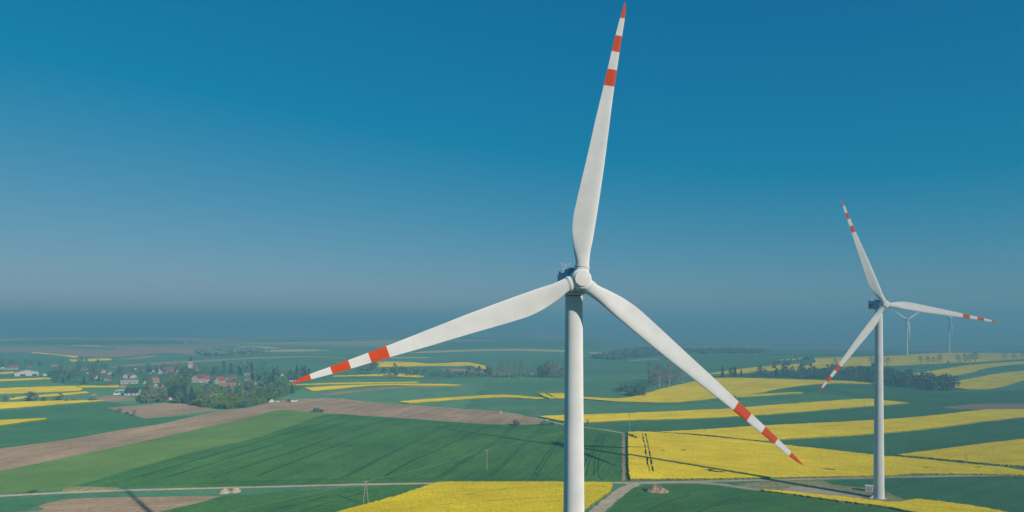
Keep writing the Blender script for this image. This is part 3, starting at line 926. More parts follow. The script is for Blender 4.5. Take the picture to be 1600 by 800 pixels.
# ------------------------------------------------------------------ buildings
def house(label, px, py, wpx, hpx, wall, roof, length=11, rz=0.0, ridge=.48, name='house', cat='house', windows=True, chimney=True, gable=True, doors=None, group=None):
    """gabled building; its front (gable if gable else eaves) is wpx wide in the photograph and hpx high"""
    q = at(px, py)
    s = q.y / FPX
    W, Ht = wpx * s, hpx * s
    rot = math.atan2(-q.x, q.y) + rz              # front towards the drone, then turned by rz
    root = thing(name, label, cat, (q.x, q.y, q.z - .15), rot, group)
    if gable:
        w, l = W, length
    else:
        w, l = length, W
    e = Ht * (1 - ridge)
    x, y = w / 2, l
    vs = [(-x, 0, 0), (x, 0, 0), (x, 0, e), (0, 0, Ht), (-x, 0, e), (-x, y, 0), (x, y, 0), (x, y, e), (0, y, Ht), (-x, y, e)]
    turn = Matrix.Identity(4) if gable else Matrix.Translation((-l / 2, w / 2, 0)) @ Matrix.Rotation(-math.pi / 2, 4, 'Z')
    T = lambda vv: [turn @ Vector(v) for v in vv]
    MB().add(T(vs), [(0, 1, 2, 3, 4), (9, 8, 7, 6, 5), (1, 6, 7, 2), (5, 0, 4, 9), (0, 5, 6, 1)]).build('wall', M[wall], root)
    ov, th = min(.45, w * .06), .18
    sl = (Ht - e) / x
    rb = MB()
    for sg in (-1, 1):
        x0, z0 = sg * (x + ov), e - ov * sl + .02
        rb.add(T([(x0, -ov, z0), (0, -ov, Ht + .02), (0, y + ov, Ht + .02), (x0, y + ov, z0), (x0, -ov, z0 + th), (0, -ov, Ht + .02 + th), (0, y + ov, Ht + .02 + th), (x0, y + ov, z0 + th)]),
               [(0, 1, 2, 3), (7, 6, 5, 4), (0, 4, 5, 1), (3, 2, 6, 7), (0, 3, 7, 4)] if sg < 0 else [(3, 2, 1, 0), (4, 5, 6, 7), (1, 5, 4, 0), (7, 6, 2, 3), (4, 7, 3, 0)])
    ro = rb.build('roof', M[roof], root)
    if chimney:
        cx, cy = x * .25, y * .4
        mb = MB().box(cx - .35, cy - .35, Ht - x * .25 * sl - .3, cx + .35, cy + .35, Ht + .9)
        mb.v = [tuple(v) for v in T(mb.v)]
        mb.build('chimney', M['redroof'], ro)
    if windows:
        nW = max(2, int(w / 3))
        me = None
        for k_ in range(nW):
            xx = -x + w * (k_ + .5) / nW
            mb = MB().box(xx - .5, -.06, e * .35, xx + .5, .05, e * .35 + 1.25)
            mb.v = [tuple(v) for v in T(mb.v)]
            mb.build('window', M['glass'], root)
        if Ht - e > 2.2:
            mb = MB().box(-.5, -.06, e + .3, .5, .05, e + 1.5)
            mb.v = [tuple(v) for v in T(mb.v)]
            mb.build('window', M['glass'], root)
        for k_ in range(3):
            for sg in (-1, 1):
                yy = y * (k_ + .6) / 3.2
                mb = MB().box(sg * (x + .06) if sg < 0 else x - .05, yy - .5, e * .35, sg * (x - .05) if sg < 0 else x + .06, yy + .5, e * .35 + 1.2)
                mb.v = [tuple(v) for v in T(mb.v)]
                mb.build('window', M['glass'], root)
        mb = MB().box(x - .05, y * .55 - .5, .05, x + .07, y * .55 + .5, 2.1)
        mb.v = [tuple(v) for v in T(mb.v)]
        mb.build('door', M['brownwood'], root)
    for (a0, a1, hh) in (doors or []):
        mb = MB().box(-x + a0 * w, -.08, .02, -x + a1 * w, .05, hh * e)
        mb.v = [tuple(v) for v in T(mb.v)]
        mb.build('door', M['darkroof'], root)
    return root


HB = []     # pixel boxes of buildings, so that trees do not stand in front of them


def hs(label, x0, y0, x1, y1, wall, roof, free=.75, **kw):
    HB.append((x0, y0, x1, y1, free))
    return house(label, (x0 + x1) / 2, y1, (x1 - x0), (y1 - y0), wall, roof, **kw)


hs('wide white farm barn with two dark gate openings beside yellow strips', 26, 578, 57, 587.5, 'whitewall', 'greyroof', 1, length=26, name='barn', cat='barn', windows=False, chimney=False, ridge=.42, doors=[(.23,.46,.55),(.73,.93,.55)])
hs('small white shed just past the end of the white barn', 67.5, 583, 73, 587.5, 'whitewall', 'greyroof', length=6, name='shed', cat='shed', windows=False, chimney=False, rz=.4)
hs('cream gabled house with brown pink roof, nearest the barn side', 148, 585.6, 157.5, 592, 'cream', 'brownroof', length=12, rz=.35, ridge=.75)
hs('narrow cream house with steep roof beside the cream gabled house', 162.5, 589, 168, 595.5, 'cream', 'purpleroof', length=10, rz=-.5)
hs('small pale house peeping over trees behind the narrow cream house', 158, 576.5, 166, 583, 'cream', 'brownroof', length=8, rz=.7)
hs('tiny white house with grey roof beside the pale peeping house', 168, 580.5, 175, 585.8, 'whitewall', 'greyroof', length=9, rz=-.4)
hs('long low cream shed at the end of a thin yellow strip', 171, 600, 184, 603.4, 'cream', 'brownroof', gable=False, length=6, name='shed', cat='shed', windows=False, chimney=False)
hs('short cream shed between the yellow strip and the long grey building', 187.5, 602, 196.5, 605.3, 'cream', 'orangeroof', gable=False, length=6, name='shed', cat='shed', windows=False, chimney=False)
hs('white gabled house with bright red roof above the long grey building', 192, 584.3, 202, 591, 'whitewall', 'redroof', length=12, rz=-.45)
hs('white house with tan roof next to the red roofed gable', 203.5, 584.5, 213.5, 590.8, 'whitewall', 'brownroof', length=8, rz=.45)
hs('long low building with grey brown roof at the village edge', 190, 594, 214, 600, 'cream', 'greyroof', gable=False, length=10, ridge=.6, chimney=False)
hs('dark slate roofed house with white gable edges beside the brown patch', 195, 606.5, 214.5, 618, 'whitewall', 'darkroof', 1, gable=False, length=9, ridge=.58, rz=-.35)
hs('small white gable deep among the trees below the tan roofs', 224, 595, 229.5, 599.8, 'whitewall', 'brownroof', length=8, rz=.5)
hs('house with orange tiled roof in the middle of the trees', 239.5, 590, 248.5, 598, 'cream', 'orangeroof', gable=False, length=8, ridge=.5, rz=.3)
hs('square white house below the orange roofed one', 240.5, 599.5, 246, 606.5, 'whitewall', 'greyroof', length=6, ridge=.3)
hs('white steep gable with dark roof, first of the upper pair', 236, 576.5, 242.5, 583.5, 'whitewall', 'darkroof', length=11, rz=.75, ridge=.6)
hs('white double gable house with dark roof beside the maroon roof', 244.5, 576, 253.5, 583.8, 'whitewall', 'darkroof', length=11, rz=-.1, ridge=.65)
hs('large maroon roofed building behind the trees', 255.5, 574, 271, 582.5, 'greywall', 'purpleroof', gable=False, length=12, ridge=.75, chimney=False)
hs('white steep gable alone above the tan roofs', 221.5, 576, 227, 580.5, 'whitewall', 'brownroof', length=9, rz=.75, ridge=.6)
hs('largest cream gabled house with striped roof verge below the church', 299, 585.5, 311, 597.8, 'cream', 'purpleroof', 1, length=14, rz=-.5, ridge=.5)
hs('long bright red roof beside the largest cream house', 311, 587, 327, 595.5, 'cream', 'redroof', 1, gable=False, length=11, ridge=.62)
hs('low white garage in front of the long bright red roof', 311.5, 595.3, 316.5, 598, 'whitewall', 'greyroof', 1, length=5, windows=False, chimney=False, ridge=.3, name='garage', cat='garage')
hs('tiny white shed between the garage and the red gabled house', 323, 600, 331, 602.8, 'whitewall', 'brownroof', gable=False, length=5, windows=False, chimney=False, name='shed', cat='shed')
hs('red roofed house with white gable near the village centre', 335, 589, 344, 600, 'whitewall', 'redroof', 1, length=12, rz=-.55, ridge=.55)
hs('small white house just behind the red roofed gable', 345, 590.3, 348.5, 594, 'whitewall', 'redroof', length=8, rz=.2)
hs('small brown red house beside two red roofs', 352, 589, 357.5, 594, 'cream', 'redroof', length=9, rz=-.4)
hs('long low red roofed row building in front of trees', 343.5, 598.3, 368, 603.2, 'greywall', 'orangeroof', 1, gable=False, length=9, ridge=.62)
hs('pale house with pinkish roof deep in the wood', 382, 590, 392, 594.3, 'cream', 'brownroof', gable=False, length=8, ridge=.5)
hs('little orange roofed house deep in the wood', 396, 597, 402, 600.5, 'cream', 'orangeroof', length=8, rz=.4)
hs('long white building beside the red blade tip', 452, 591, 466, 596.2, 'whitewall', 'darkroof', 1, gable=False, length=9, ridge=.4, chimney=False)
hs('dark roofed shed with white end by the brown field', 420, 623, 429, 628.6, 'whitewall', 'darkroof', 1, length=9, rz=.5, name='shed', cat='shed', windows=False, chimney=False)
hs('white pink shed hidden in front of the dark spruces', 262.5, 620.3, 269, 625, 'whitewall', 'redroof', 1, length=5, name='shed', cat='shed', windows=False, chimney=False)
hs('far white house at the picture edge beyond the barn', 1, 573, 7, 577, 'whitewall', 'greyroof', length=8)
hs('far red roofed house beyond the barn', 16, 571.3, 27, 577.5, 'cream', 'redroof', gable=False, length=9, ridge=.5)
hs('far pale house between the edge house and the red roof', 8.5, 575, 15, 578.3, 'whitewall', 'greyroof', gable=False, length=8)
hs('far red roof alone in the trees above the barn end', 80.5, 568.6, 89, 572.3, 'cream', 'redroof', gable=False, length=9, ridge=.5)
hs('far white bungalow above the first village trees', 128, 574.8, 136, 577.6, 'whitewall', 'brownroof', gable=False, length=8)
hs('tiny white gable below the far white bungalow', 135, 581, 139, 584.4, 'whitewall', 'brownroof', length=8)
hs('tiny pale gable behind the tan roofed house', 191, 574.8, 195, 578, 'cream', 'brownroof', length=8, rz=.3)
hs('lone far farmhouse in front of the grey poplars', 829, 583, 835, 586, 'whitewall', 'greyroof', gable=False, length=8)

for lab, x0, y0, x1, y1, wl, rf, gb in (
        ('tiny tan roof farthest up the slope over the cream sheds', 174, 571, 180, 574.5, 'cream', 'brownroof', False),
        ('tiny white gable between the alone steep gable and tan roofs', 209, 574.5, 213.5, 578.5, 'whitewall', 'brownroof', True),
        ('small grey roof just past the low white garage', 317, 596, 324, 600, 'greywall', 'greyroof', False),
        ('small red roof to the rear of the little brown red house', 362, 587, 369, 591, 'cream', 'redroof', False),
        ('low white roofed barn in the tall wood', 382, 583.5, 389, 586.8, 'whitewall', 'greyroof', False),
        ('tiny orange roof at the end of the row building', 371, 598, 377, 602, 'cream', 'orangeroof', True),
        ('tiny white house lost in the wood past the orange roof', 407, 600, 411.5, 604, 'whitewall', 'brownroof', True),
        ('pale cottage in the wood by the long white building', 438, 583, 444, 587.5, 'cream', 'brownroof', True),
        ('tiny grey cottage in the trees straight above the barn', 43, 571.5, 49, 575, 'greywall', 'brownroof', False),
        ('tiny cream gable right of the square white house', 252, 601, 256.5, 605.5, 'cream', 'redroof', True),
        ('small red roof in front of the church nave', 283, 582, 290, 586, 'cream', 'redroof', False),
        ('narrow white gable beyond the maroon roof', 275, 577, 279, 581.5, 'whitewall', 'darkroof', True)):
    hs(lab, x0, y0, x1, y1, wl, rf, .9, gable=gb, length=8, rz=.3 if gb else -.1, ridge=.55)

# church: tower with belfry openings and a needle spire, nave with a red roof
q = at(297, 588)
ch = thing('church', 'cream church tower with a dark needle spire above the trees', 'church', q, math.atan2(-q.x, q.y) - .25)
s = q.y / FPX
tw, th = 5.6 * s, 23 * s
MB().box(-tw / 2, 0, 0, tw / 2, tw, th).build('bell_tower', M['cream'], ch)
MB().box(-tw / 2 - .25, -.25, th, tw / 2 + .25, tw + .25, th + .35).build('cornice', M['whitewall'], ch)
MB().loft([[(-tw / 2, 0, th + .35), (tw / 2, 0, th + .35), (tw / 2, tw, th + .35), (-tw / 2, tw, th + .35)],
           [(-tw * .28, tw * .22, th + 2.2), (tw * .28, tw * .22, th + 2.2), (tw * .28, tw * .78, th + 2.2), (-tw * .28, tw * .78, th + 2.2)],
           [(-.06, tw / 2 - .06, th + 10.5 * s), (.06, tw / 2 - .06, th + 10.5 * s), (.06, tw / 2 + .06, th + 10.5 * s), (-.06, tw / 2 + .06, th + 10.5 * s)]]).build('spire', M['darkroof'], ch)
for xx in (-1.1, 1.1):
    MB().box(xx - .45, -.06, th - 3.4, xx + .45, .05, th - 1.0).build('belfry_opening', M['dark'], ch)
e = 11 * s
MB().add([(-4.5, tw, 0), (4.5, tw, 0), (4.5, tw, e), (0, tw, e + 4.5), (-4.5, tw, e), (-4.5, tw + 17, 0), (4.5, tw + 17, 0), (4.5, tw + 17, e), (0, tw + 17, e + 4.5), (-4.5, tw + 17, e)],
         [(0, 1, 2, 3, 4), (9, 8, 7, 6, 5), (1, 6, 7, 2), (5, 0, 4, 9)]).build('nave', M['cream'], ch)
MB().add([(-4.9, tw - .3, e - .3), (0, tw - .3, e + 4.6), (4.9, tw - .3, e - .3), (-4.9, tw + 17.3, e - .3), (0, tw + 17.3, e + 4.6), (4.9, tw + 17.3, e - .3),
          (-4.9, tw - .3, e - .05), (0, tw - .3, e + 4.85), (4.9, tw - .3, e - .05), (-4.9, tw + 17.3, e - .05), (0, tw + 17.3, e + 4.85), (4.9, tw + 17.3, e - .05)],
         [(6, 7, 10, 9), (7, 8, 11, 10), (0, 3, 4, 1), (1, 4, 5, 2), (0, 1, 7, 6), (1, 2, 8, 7), (0, 6, 9, 3), (2, 5, 11, 8)]).build('roof', M['redroof'], ch)
HB.append((293, 556, 301, 574, 1))


# ------------------------------------------------------------------ poles and wires
def px_h(q, n):
    return n * q.y / FPX


PL = 'wooden power poles crossing the fields'
pole_tops = []
q = at(571.5, 789)
t = thing('power_pole', 'twin legged timber pole shaped like a narrow A beside the wheat', 'power pole', q, .1, PL)
h_ = px_h(q, 37)
for sg in (-1, 1):
    MB().tube((sg * 1.05, 0, -.2), (sg * .12, 0, h_), .15, .11, 7).build('leg', M['wood'], t)
MB().box(-.75, -.08, h_ * .52, .75, .08, h_ * .52 + .14).build('brace', M['wood'], t)
MB().box(-.9, -.07, h_ - .25, .9, .07, h_ - .11).build('crossarm', M['wood'], t)
for x in (-.8, 0, .8):
    MB().lathe([(.04, 0), (.07, .08), (.05, .16), (.07, .24), (.02, .3)], 8).build('insulator', M['whitewall'], t, 40).location = (x, 0, h_ - .1)
pole_tops.append(q + Vector((0, 0, h_ + .2)))


def pole(px, py, n, label, twin=False):
    q = at(px, py)
    h_ = px_h(q, n)
    t = thing('power_pole', label, 'power pole', q, math.atan2(-q.x, q.y) + .2, PL)
    if twin:
        for sg in (-1, 1):
            MB().tube((sg * .5, 0, -.2), (sg * .5, 0, h_), .14, .11, 7).build('leg', M['wood'], t)
    else:
        MB().tube((0, 0, -.2), (0, 0, h_), .17, .11, 7).build('shaft', M['wood'], t)
    MB().box(-.9, -.07, h_ - .45, .9, .07, h_ - .31).build('crossarm', M['wood'], t)
    for x in (-.8, 0, .8):
        MB().lathe([(.04, 0), (.07, .08), (.05, .16), (.07, .24), (.02, .3)], 8).build('insulator', M['whitewall'], t, 40).location = (x, 0, h_ - .3 if x else h_)
    pole_tops.append(q + Vector((0, 0, h_ + .1)))


pole(761, 733.5, 31, 'single timber pole alone in the dark green wheat')
pole(983.7, 674.5, 28, 'tall single pole at the corner of the big yellow field')
pole(1047.3, 652.5, 8.5, 'short pole against the long yellow band')
pole(1100.7, 677, 5, 'stubby pole at the ditch between two yellow fields')
pole(1509.5, 725, 16, 'pair of thin poles at the lower edge of the yellow wedge', True)
pole(1350.3, 636, 11.5, 'thin pole near the pointed end of the long yellow band')
w = MB()
for k_, (a_, b_) in enumerate(((Vector((-150, 168, 9.0)), pole_tops[0]), (pole_tops[0], pole_tops[1]), (pole_tops[1], pole_tops[2]), (pole_tops[2], pole_tops[3]))):
    for x in (-.8, 0, .8):
        prev = None
        for i in range(11):
            t_ = i / 10
            p_ = a_.lerp(b_, t_) + Vector((x, 0, -1.1 * 4 * t_ * (1 - t_)))
            if prev is not None:
                w.tube(prev, p_, .010, n=3)
            prev = p_
tag(w.build('power_line', M['steel']), 'thin sagging wires strung between the timber power poles', 'power line')['kind'] = 'stuff'

# ------------------------------------------------------------------ small things on the fields
q = at(1358.5, 768.3)
t = thing('transformer_cabin', 'small pale transformer cabin with grey louvres beside the second turbine', 'cabin', q, -.42)
MB().box(-1.5, 0, .0, 1.5, 2.4, 2.15).build('wall', M['kiosk'], t)
MB().box(-1.65, -.15, 2.15, 1.65, 2.55, 2.38).build('roof', M['kiosk'], t)
MB().box(-1.6, -.1, -.2, 1.6, 2.5, .0).build('plinth', M['concrete'], t)
for x in (-.55, .55):
    d = MB().box(x - .5, -.05, .25, x + .5, .03, 1.95).build('door', M['greywall'], t)
    lv = MB()
    for i in range(6):
        lv.box(x - .38, -.09, .55 + i * .2, x + .38, -.052, .67 + i * .2)
    lv.build('louvre', M['steel'], d)['kind'] = 'stuff'


def lump(name, label, cat, px, py, wpx, hpx, mat, bumps=((0, 1, 1),), clods=40, clod_mat=None, depth=.6, parts='clod'):
    """heap of loose material: a noisy mound with loose lumps on it"""
    q = at(px, py)
    s = q.y / FPX
    W, Hh = wpx * s / 2, hpx * s
    root = thing(name, label, cat, q, math.atan2(-q.x, q.y))
    n, m = 36, 12
    D = W * depth

    def top(x, y):
        z = 0
        for cx, w_, k_ in bumps:
            rr = ((x / W - cx) / w_) ** 2 + (y / D) ** 2
            z = max(z, k_ * max(0, 1 - math.sqrt(rr)) ** .85)
        return z * Hh
    vs, fs = [], []
    for j in range(m + 1):
        for i in range(n + 1):
            x, y = -W + 2 * W * i / n, -D + 2 * D * j / m
            z = top(x, y)
            if z > 0:
                z += noise.noise(Vector((x * 1.3, y * 1.3, px))) * .18 * Hh + noise.noise(Vector((x * .5, y * .5, px + 9))) * .18 * Hh
            vs.append((x, y + D, max(z, -.05) if z else -.05))
    for j in range(m):
        for i in range(n):
            a_ = j * (n + 1) + i
            fs.append((a_, a_ + 1, a_ + n + 2, a_ + n + 1))
    MB().add(vs, fs).build('mound', mat, root, 25)
    cl = MB()
    for _ in range(clods):
        x, y = random.gauss(0, .42) * W, random.gauss(0, .42) * D
        r_ = random.uniform(.08, .26)
        z = top(max(-W, min(W, x)), max(-D, min(D, y))) + r_ * .2
        bm = bmesh.new()
        bmesh.ops.create_icosphere(bm, subdivisions=1, radius=r_)
        for v in bm.verts:
            v.co *= random.uniform(.65, 1.2)
        cl.add([(v.co.x + x, v.co.y + y + D, v.co.z * .7 + z) for v in bm.verts], [[v.index for v in f.verts] for f in bm.faces])
        bm.free()
    cl.build(parts, clod_mat or mat, root)['kind'] = 'stuff'
    return root


lump('lime_heap', 'cream white double heap of lime beside the dirt road', 'heap', 359, 771.2, 34, 7.6, M['lime'], ((-.45, .55, 1), (.5, .5, .95)), 30)
lump('spoil_heap', 'brown heap of stones and earth beside the road fork', 'heap', 1026.5, 770.5, 37, 10.5, M['spoil'], ((0, 1, .95), (-.25, .75, 1.0)), 420)
lump('soil_heap', 'small mound of bare soil beside the yellow strip near the meadow', 'heap', 146, 618.2, 11, 3.2, M['spoil'], ((0, 1, 1),), 20)
lump('sand_heap', 'pale sandy heap against the bushes in front of the village', 'heap', 319, 634.8, 15, 3.5, M['lime'], ((0, 1, 1),), 20)

q = at(782.6, 645.8)
t = thing('wayside_shrine', 'small white wayside shrine pillar on the green strip', 'shrine', q)
MB().box(-.75, -.75, -.2, .75, .75, 1.0).build('plinth', M['whitewall'], t)
MB().box(-.5, -.5, 1.0, .5, .5, 2.9).build('pillar', M['whitewall'], t)
MB().loft([[(-.65, -.65, 2.9), (.65, -.65, 2.9), (.65, .65, 2.9), (-.65, .65, 2.9)], [(-.05, -.05, 4.1), (.05, -.05, 4.1), (.05, .05, 4.1), (-.05, .05, 4.1)]]).build('roof', M['darkroof'], t)
MB().box(-.3, -.55, 1.5, .3, -.49, 2.4).build('niche', M['dark'], t)
q = at(855, 657.5)
t = thing('marker_stone', 'white marker stone by the farm track bushes', 'marker', q)
MB().box(-.5, -.3, -.2, .5, .3, .35).build('base', M['concrete'], t)
MB().loft([[(-.4, -.2, .35), (.4, -.2, .35), (.4, .2, .35), (-.4, .2, .35)], [(-.36, -.18, 1.1), (.36, -.18, 1.1), (.36, .18, 1.1), (-.36, .18, 1.1)], [(-.15, -.1, 1.4), (.15, -.1, 1.4), (.15, .1, 1.4), (-.15, .1, 1.4)]]).build('stone', M['whitewall'], t)
q = at(149, 628.8)
t = thing('marker_post', 'white marker post at the tip of the yellow wedge', 'marker', q)
MB().box(-.35, -.35, -.2, .35, .35, .2).build('base', M['concrete'], t)
MB().tube((0, 0, .2), (0, 0, 1.7), .28, .22, 8).build('post', M['whitewall'], t)


def vehicle(label, px, py, body, L=4.4, Wd=1.8, Hh=1.5, rz=0.0, name='parked_car', cat='car', cabin=(.28, .82), group='vehicles parked at the village edge'):
    q = at(px, py)
    t = thing(name, label, cat, q, math.atan2(-q.x, q.y) + rz, group)
    x0, w_ = -L / 2, Wd / 2
    mid = Hh * .55
    prof = [(0, .3), (0, mid * .9), (.05, mid), (.97, mid), (1, mid * .85), (1, .3)]
    MB().loft([[(x0 + a * L, y, z) for a, z in prof] for y in (-w_, w_)]).build('body', body, t)
    c0, c1 = cabin
    cb = [(c0, mid + .003), (c0 + .09, Hh), (c1 - .06, Hh), (c1, mid + .003)]
    MB().loft([[(x0 + a * L, y * (1 if z < Hh else .86), z) for a, z in cb] for y in (-w_ * .94, w_ * .94)]).build('cabin', body, t)
    for sg in (-1, 1):
        y = sg * w_ * .95
        MB().loft([[(x0 + (c0 + .07) * L, y - .02, mid + .1), (x0 + (c0 + .12) * L, y * .93 - .02, Hh - .1), (x0 + (c1 - .09) * L, y * .93 - .02, Hh - .1), (x0 + (c1 - .05) * L, y - .02, mid + .1)],
                   [(x0 + (c0 + .07) * L, y + .02, mid + .1), (x0 + (c0 + .12) * L, y * .93 + .02, Hh - .1), (x0 + (c1 - .09) * L, y * .93 + .02, Hh - .1), (x0 + (c1 - .05) * L, y + .02, mid + .1)]]).build('side_window', M['glass'], t)
    for a in (.18, .8):
        for sg in (-1, 1):
            MB().tube((x0 + a * L, sg * w_ - .1, .32), (x0 + a * L, sg * w_ + .06, .32), .32, n=12).build('wheel', M['tyre'], t)
    return t


vehicle('white van standing beside the red van at the brown field', 459.5, 628.2, M['carwhite'], 6.0, 2.1, 2.7, .1, 'parked_van', 'van', (.12, .97))
vehicle('red van next to the white one by the village wood', 451.5, 627.5, M['carred'], 4.6, 1.9, 2.1, -.2, 'parked_van', 'van', (.14, .97))
vehicle('white car by the dark shed at the wood edge', 433, 628.8, M['carwhite'], 4.4, 1.8, 1.6, .6)
vehicle('white lorry on the brown patch near the dark roofed house', 182.3, 617.3, M['carwhite'], 6.2, 2.3, 3.0, .05, 'parked_lorry', 'lorry', (.08, .97))
q = at(188, 610.8)
t = thing('polytunnel', 'pale green plastic growing tunnel above the dark roofed house', 'polytunnel', q, .25)
ring = [(x, z) for x, z in ((-5, 0), (-4.8, .8), (-4, 1.5), (0, 1.9), (4, 1.5), (4.8, .8), (5, 0))]
MB().loft([[(x, y, z * .9) for x, z in ring] for y in (0, 5)]).build('cover', M['net'], t, 40)
for x in (-5.05, 5.0):
    MB().box(x, -.05, 0, x + .08, 5.05, .35).build('rail', M['steel'], t)

# ------------------------------------------------------------------ trees
LIN = Vector((0, 0, 1))


def leaf_quads(mb, c, spread, n, size, flat=.75, rng=random):
    for _ in range(n):
        d = Vector((rng.gauss(0, 1), rng.gauss(0, 1), rng.gauss(0, flat)))
        p_ = c + d * spread * .55
        a_ = Vector((rng.gauss(0, 1), rng.gauss(0, 1), rng.gauss(0, 1))).normalized()
        b_ = a_.orthogonal().normalized()
        b_ = Matrix.Rotation(rng.random() * 6.28, 3, a_) @ b_
        e_ = a_.cross(b_)
        s_ = size * rng.uniform(.6, 1.3)
        mb.add([p_ + b_ * s_, p_ + e_ * s_ * .8, p_ - b_ * s_, p_ - e_ * s_ * .8], [(0, 1, 2, 3)])


def tree_proto(kind, seed):
    """meshes (trunk, crown) for a tree 10 m tall"""
    rng = random.Random(seed)
    tr, cr = MB(), MB()
    if kind == 'round':
        tr.tube((0, 0, -.4), (0, 0, 3.2), .34, .24, 7).tube((0, 0, 3.2), (.2, .1, 6.8), .24, .08, 6)
        W = rng.uniform(2.9, 3.7)
        for i in range(30):
            z = rng.uniform(1.9, 9.2)
            u_ = (z - 1.9) / 7.3
            rad = W * math.sin(math.pi * min(1, .16 + u_ * .84)) ** .55
            a_ = rng.random() * 6.28
            rr = rad * rng.uniform(.35, 1)
            c = Vector((rr * math.cos(a_), rr * math.sin(a_), z))
            if i < 7:
                tr.tube((0, 0, 2.4 + i * .5), c, .12, .04, 5)
            leaf_quads(cr, c, rng.uniform(.75, 1.2), 18, .38, .7, rng)
    elif kind == 'spruce':
        tr.tube((0, 0, -.4), (0, 0, 9.7), .26, .03, 6)
        for k_ in range(15):
            z = .9 + k_ * .6
            rad = 2.3 * (1 - z / 10.2) + .12
            for j in range(9):
                a_ = j * .7 + k_ * .37 + rng.uniform(-.2, .2)
                for f_ in (.45, .9):
                    p_ = Vector((rad * f_ * math.cos(a_), rad * f_ * math.sin(a_), z - rad * f_ * .3))
                    leaf_quads(cr, p_, .3, 3, .36, .4, rng)
    elif kind == 'poplar':
        tr.tube((0, 0, -.4), (0, 0, 9.5), .2, .03, 6)
        for i in range(34):
            z = 1.0 + i * .26
            rad = 1.05 * math.sin(math.pi * (.12 + .86 * (z / 10))) ** .6
            a_ = rng.random() * 6.28
            c = Vector((rad * rng.uniform(.2, .8) * math.cos(a_), rad * rng.uniform(.2, .8) * math.sin(a_), z))
            if i % 3 == 0:
                tr.tube((0, 0, z - .8), c, .06, .02, 4)
            leaf_quads(cr, c, .55, 7, .2, 1.3, rng)
    elif kind == 'bare':
        tips = []

        def br(p_, d, L, r_, lv):
            e_ = p_ + d * L
            tr.tube(p_, e_, r_, r_ * .55, 5 if lv < 1 else 3)
            if lv == 2:
                tips.append(e_)
                return
            for _ in range(4):
                nd = (d + Vector((rng.gauss(0, .5), rng.gauss(0, .5), rng.gauss(.15, .3)))).normalized()
                br(p_ + d * L * rng.uniform(.35, 1), nd, L * rng.uniform(.45, .7), r_ * .5, lv + 1)
        tr.tube((0, 0, -.3), (0, 0, 3), .34, .27, 7)
        tr.tube((0, 0, 3), (.2, .1, 9), .27, .06, 6)
        for i in range(13):
            z = 2.4 + i * .5
            a_ = i * 2.4 + rng.uniform(-.4, .4)
            rise = .55 + .09 * i
            d = Vector((math.cos(a_), math.sin(a_), rise)).normalized()
            br(Vector((0, 0, z)), d, 2.7 * (1.05 - .055 * i), .13, 0)
        for e_ in tips:
            leaf_quads(cr, e_, .5, 3, .15, 1, rng)
    elif kind == 'bush':
        for k_ in range(4):
            a_ = k_ * 1.6
            tr.tube((0, 0, -.3), (1.6 * math.cos(a_), 1.6 * math.sin(a_), 3.2), .2, .06, 5)
        for i in range(20):
            a_ = rng.random() * 6.28
            rr = 4.2 * math.sqrt(rng.random())
            z = rng.uniform(1.0, 8.4) * (1 - (rr / 5.6) ** 2)
            leaf_quads(cr, Vector((rr * math.cos(a_), rr * math.sin(a_), z + .4)), 1.5, 18, .62, .7, rng)
    top_ = max(v[2] for v in cr.v)
    for m_ in (tr, cr):
        m_.v = [(x * 1, y, z * 10 / top_) for x, y, z in m_.v]
    return tr.mesh('trunk', M['palebark'] if kind in ('bare', 'poplar') else M['bark']), cr.mesh('crown', M['leafA'])


PROTO = {}
for kd, n in (('round', 4), ('spruce', 2), ('poplar', 2), ('bare', 3), ('bush', 3)):
    PROTO[kd] = [tree_proto(kd, 11 + 17 * i + len(kd)) for i in range(n)]
LEAF = {'A': 'leafA', 'B': 'leafB', 'C': 'leafC', 'D': 'leafD', 'T': 'twig', 'W': 'blossom'}
_cm = {}


def tree(kind, px, py, hpx, label, leaf='A', group=None, widen=1.0, at_pt=None):
    q = at_pt or at(px, py)
    h_ = hpx * q.y / FPX
    name = {'bush': 'bush', 'spruce': 'spruce_tree', 'poplar': 'poplar_tree', 'bare': 'bare_tree'}.get(kind, 'leafy_tree')
    t = thing(name, label, 'bush' if kind == 'bush' else 'tree', q, random.random() * 6.28, group)
    s = h_ / 10
    w_ = s * widen
    t.scale = (w_ * random.uniform(.88, 1.14), w_ * random.uniform(.88, 1.14), s)
    pi = random.randrange(len(PROTO[kind]))
    trm, crm = PROTO[kind][pi]
    key = (kind, pi, leaf)
    if key not in _cm:
        if crm.materials[0] is M[LEAF[leaf]] or not any(k_[:2] == key[:2] for k_ in _cm):
            m_ = crm
        else:
            m_ = crm.copy()
        m_.materials[0] = M[LEAF[leaf]]
        _cm[key] = m_
    link('trunk' if kind != 'bush' else 'stem', trm, t)
    link('crown', _cm[key], t)
    return t


def hidden(px, py, hpx):
    wp = hpx * .42
    for x0, y0, x1, y1, fr in HB:
        if py > y1 - .6 and py - hpx < y1 - (y1 - y0) * .35 and px + wp > x0 and px - wp < x1 and random.random() < fr:
            return True
        if x0 - 1 < px < x1 + 1 and y1 - 3 < py <= y1 + .4:
            return True
    return False


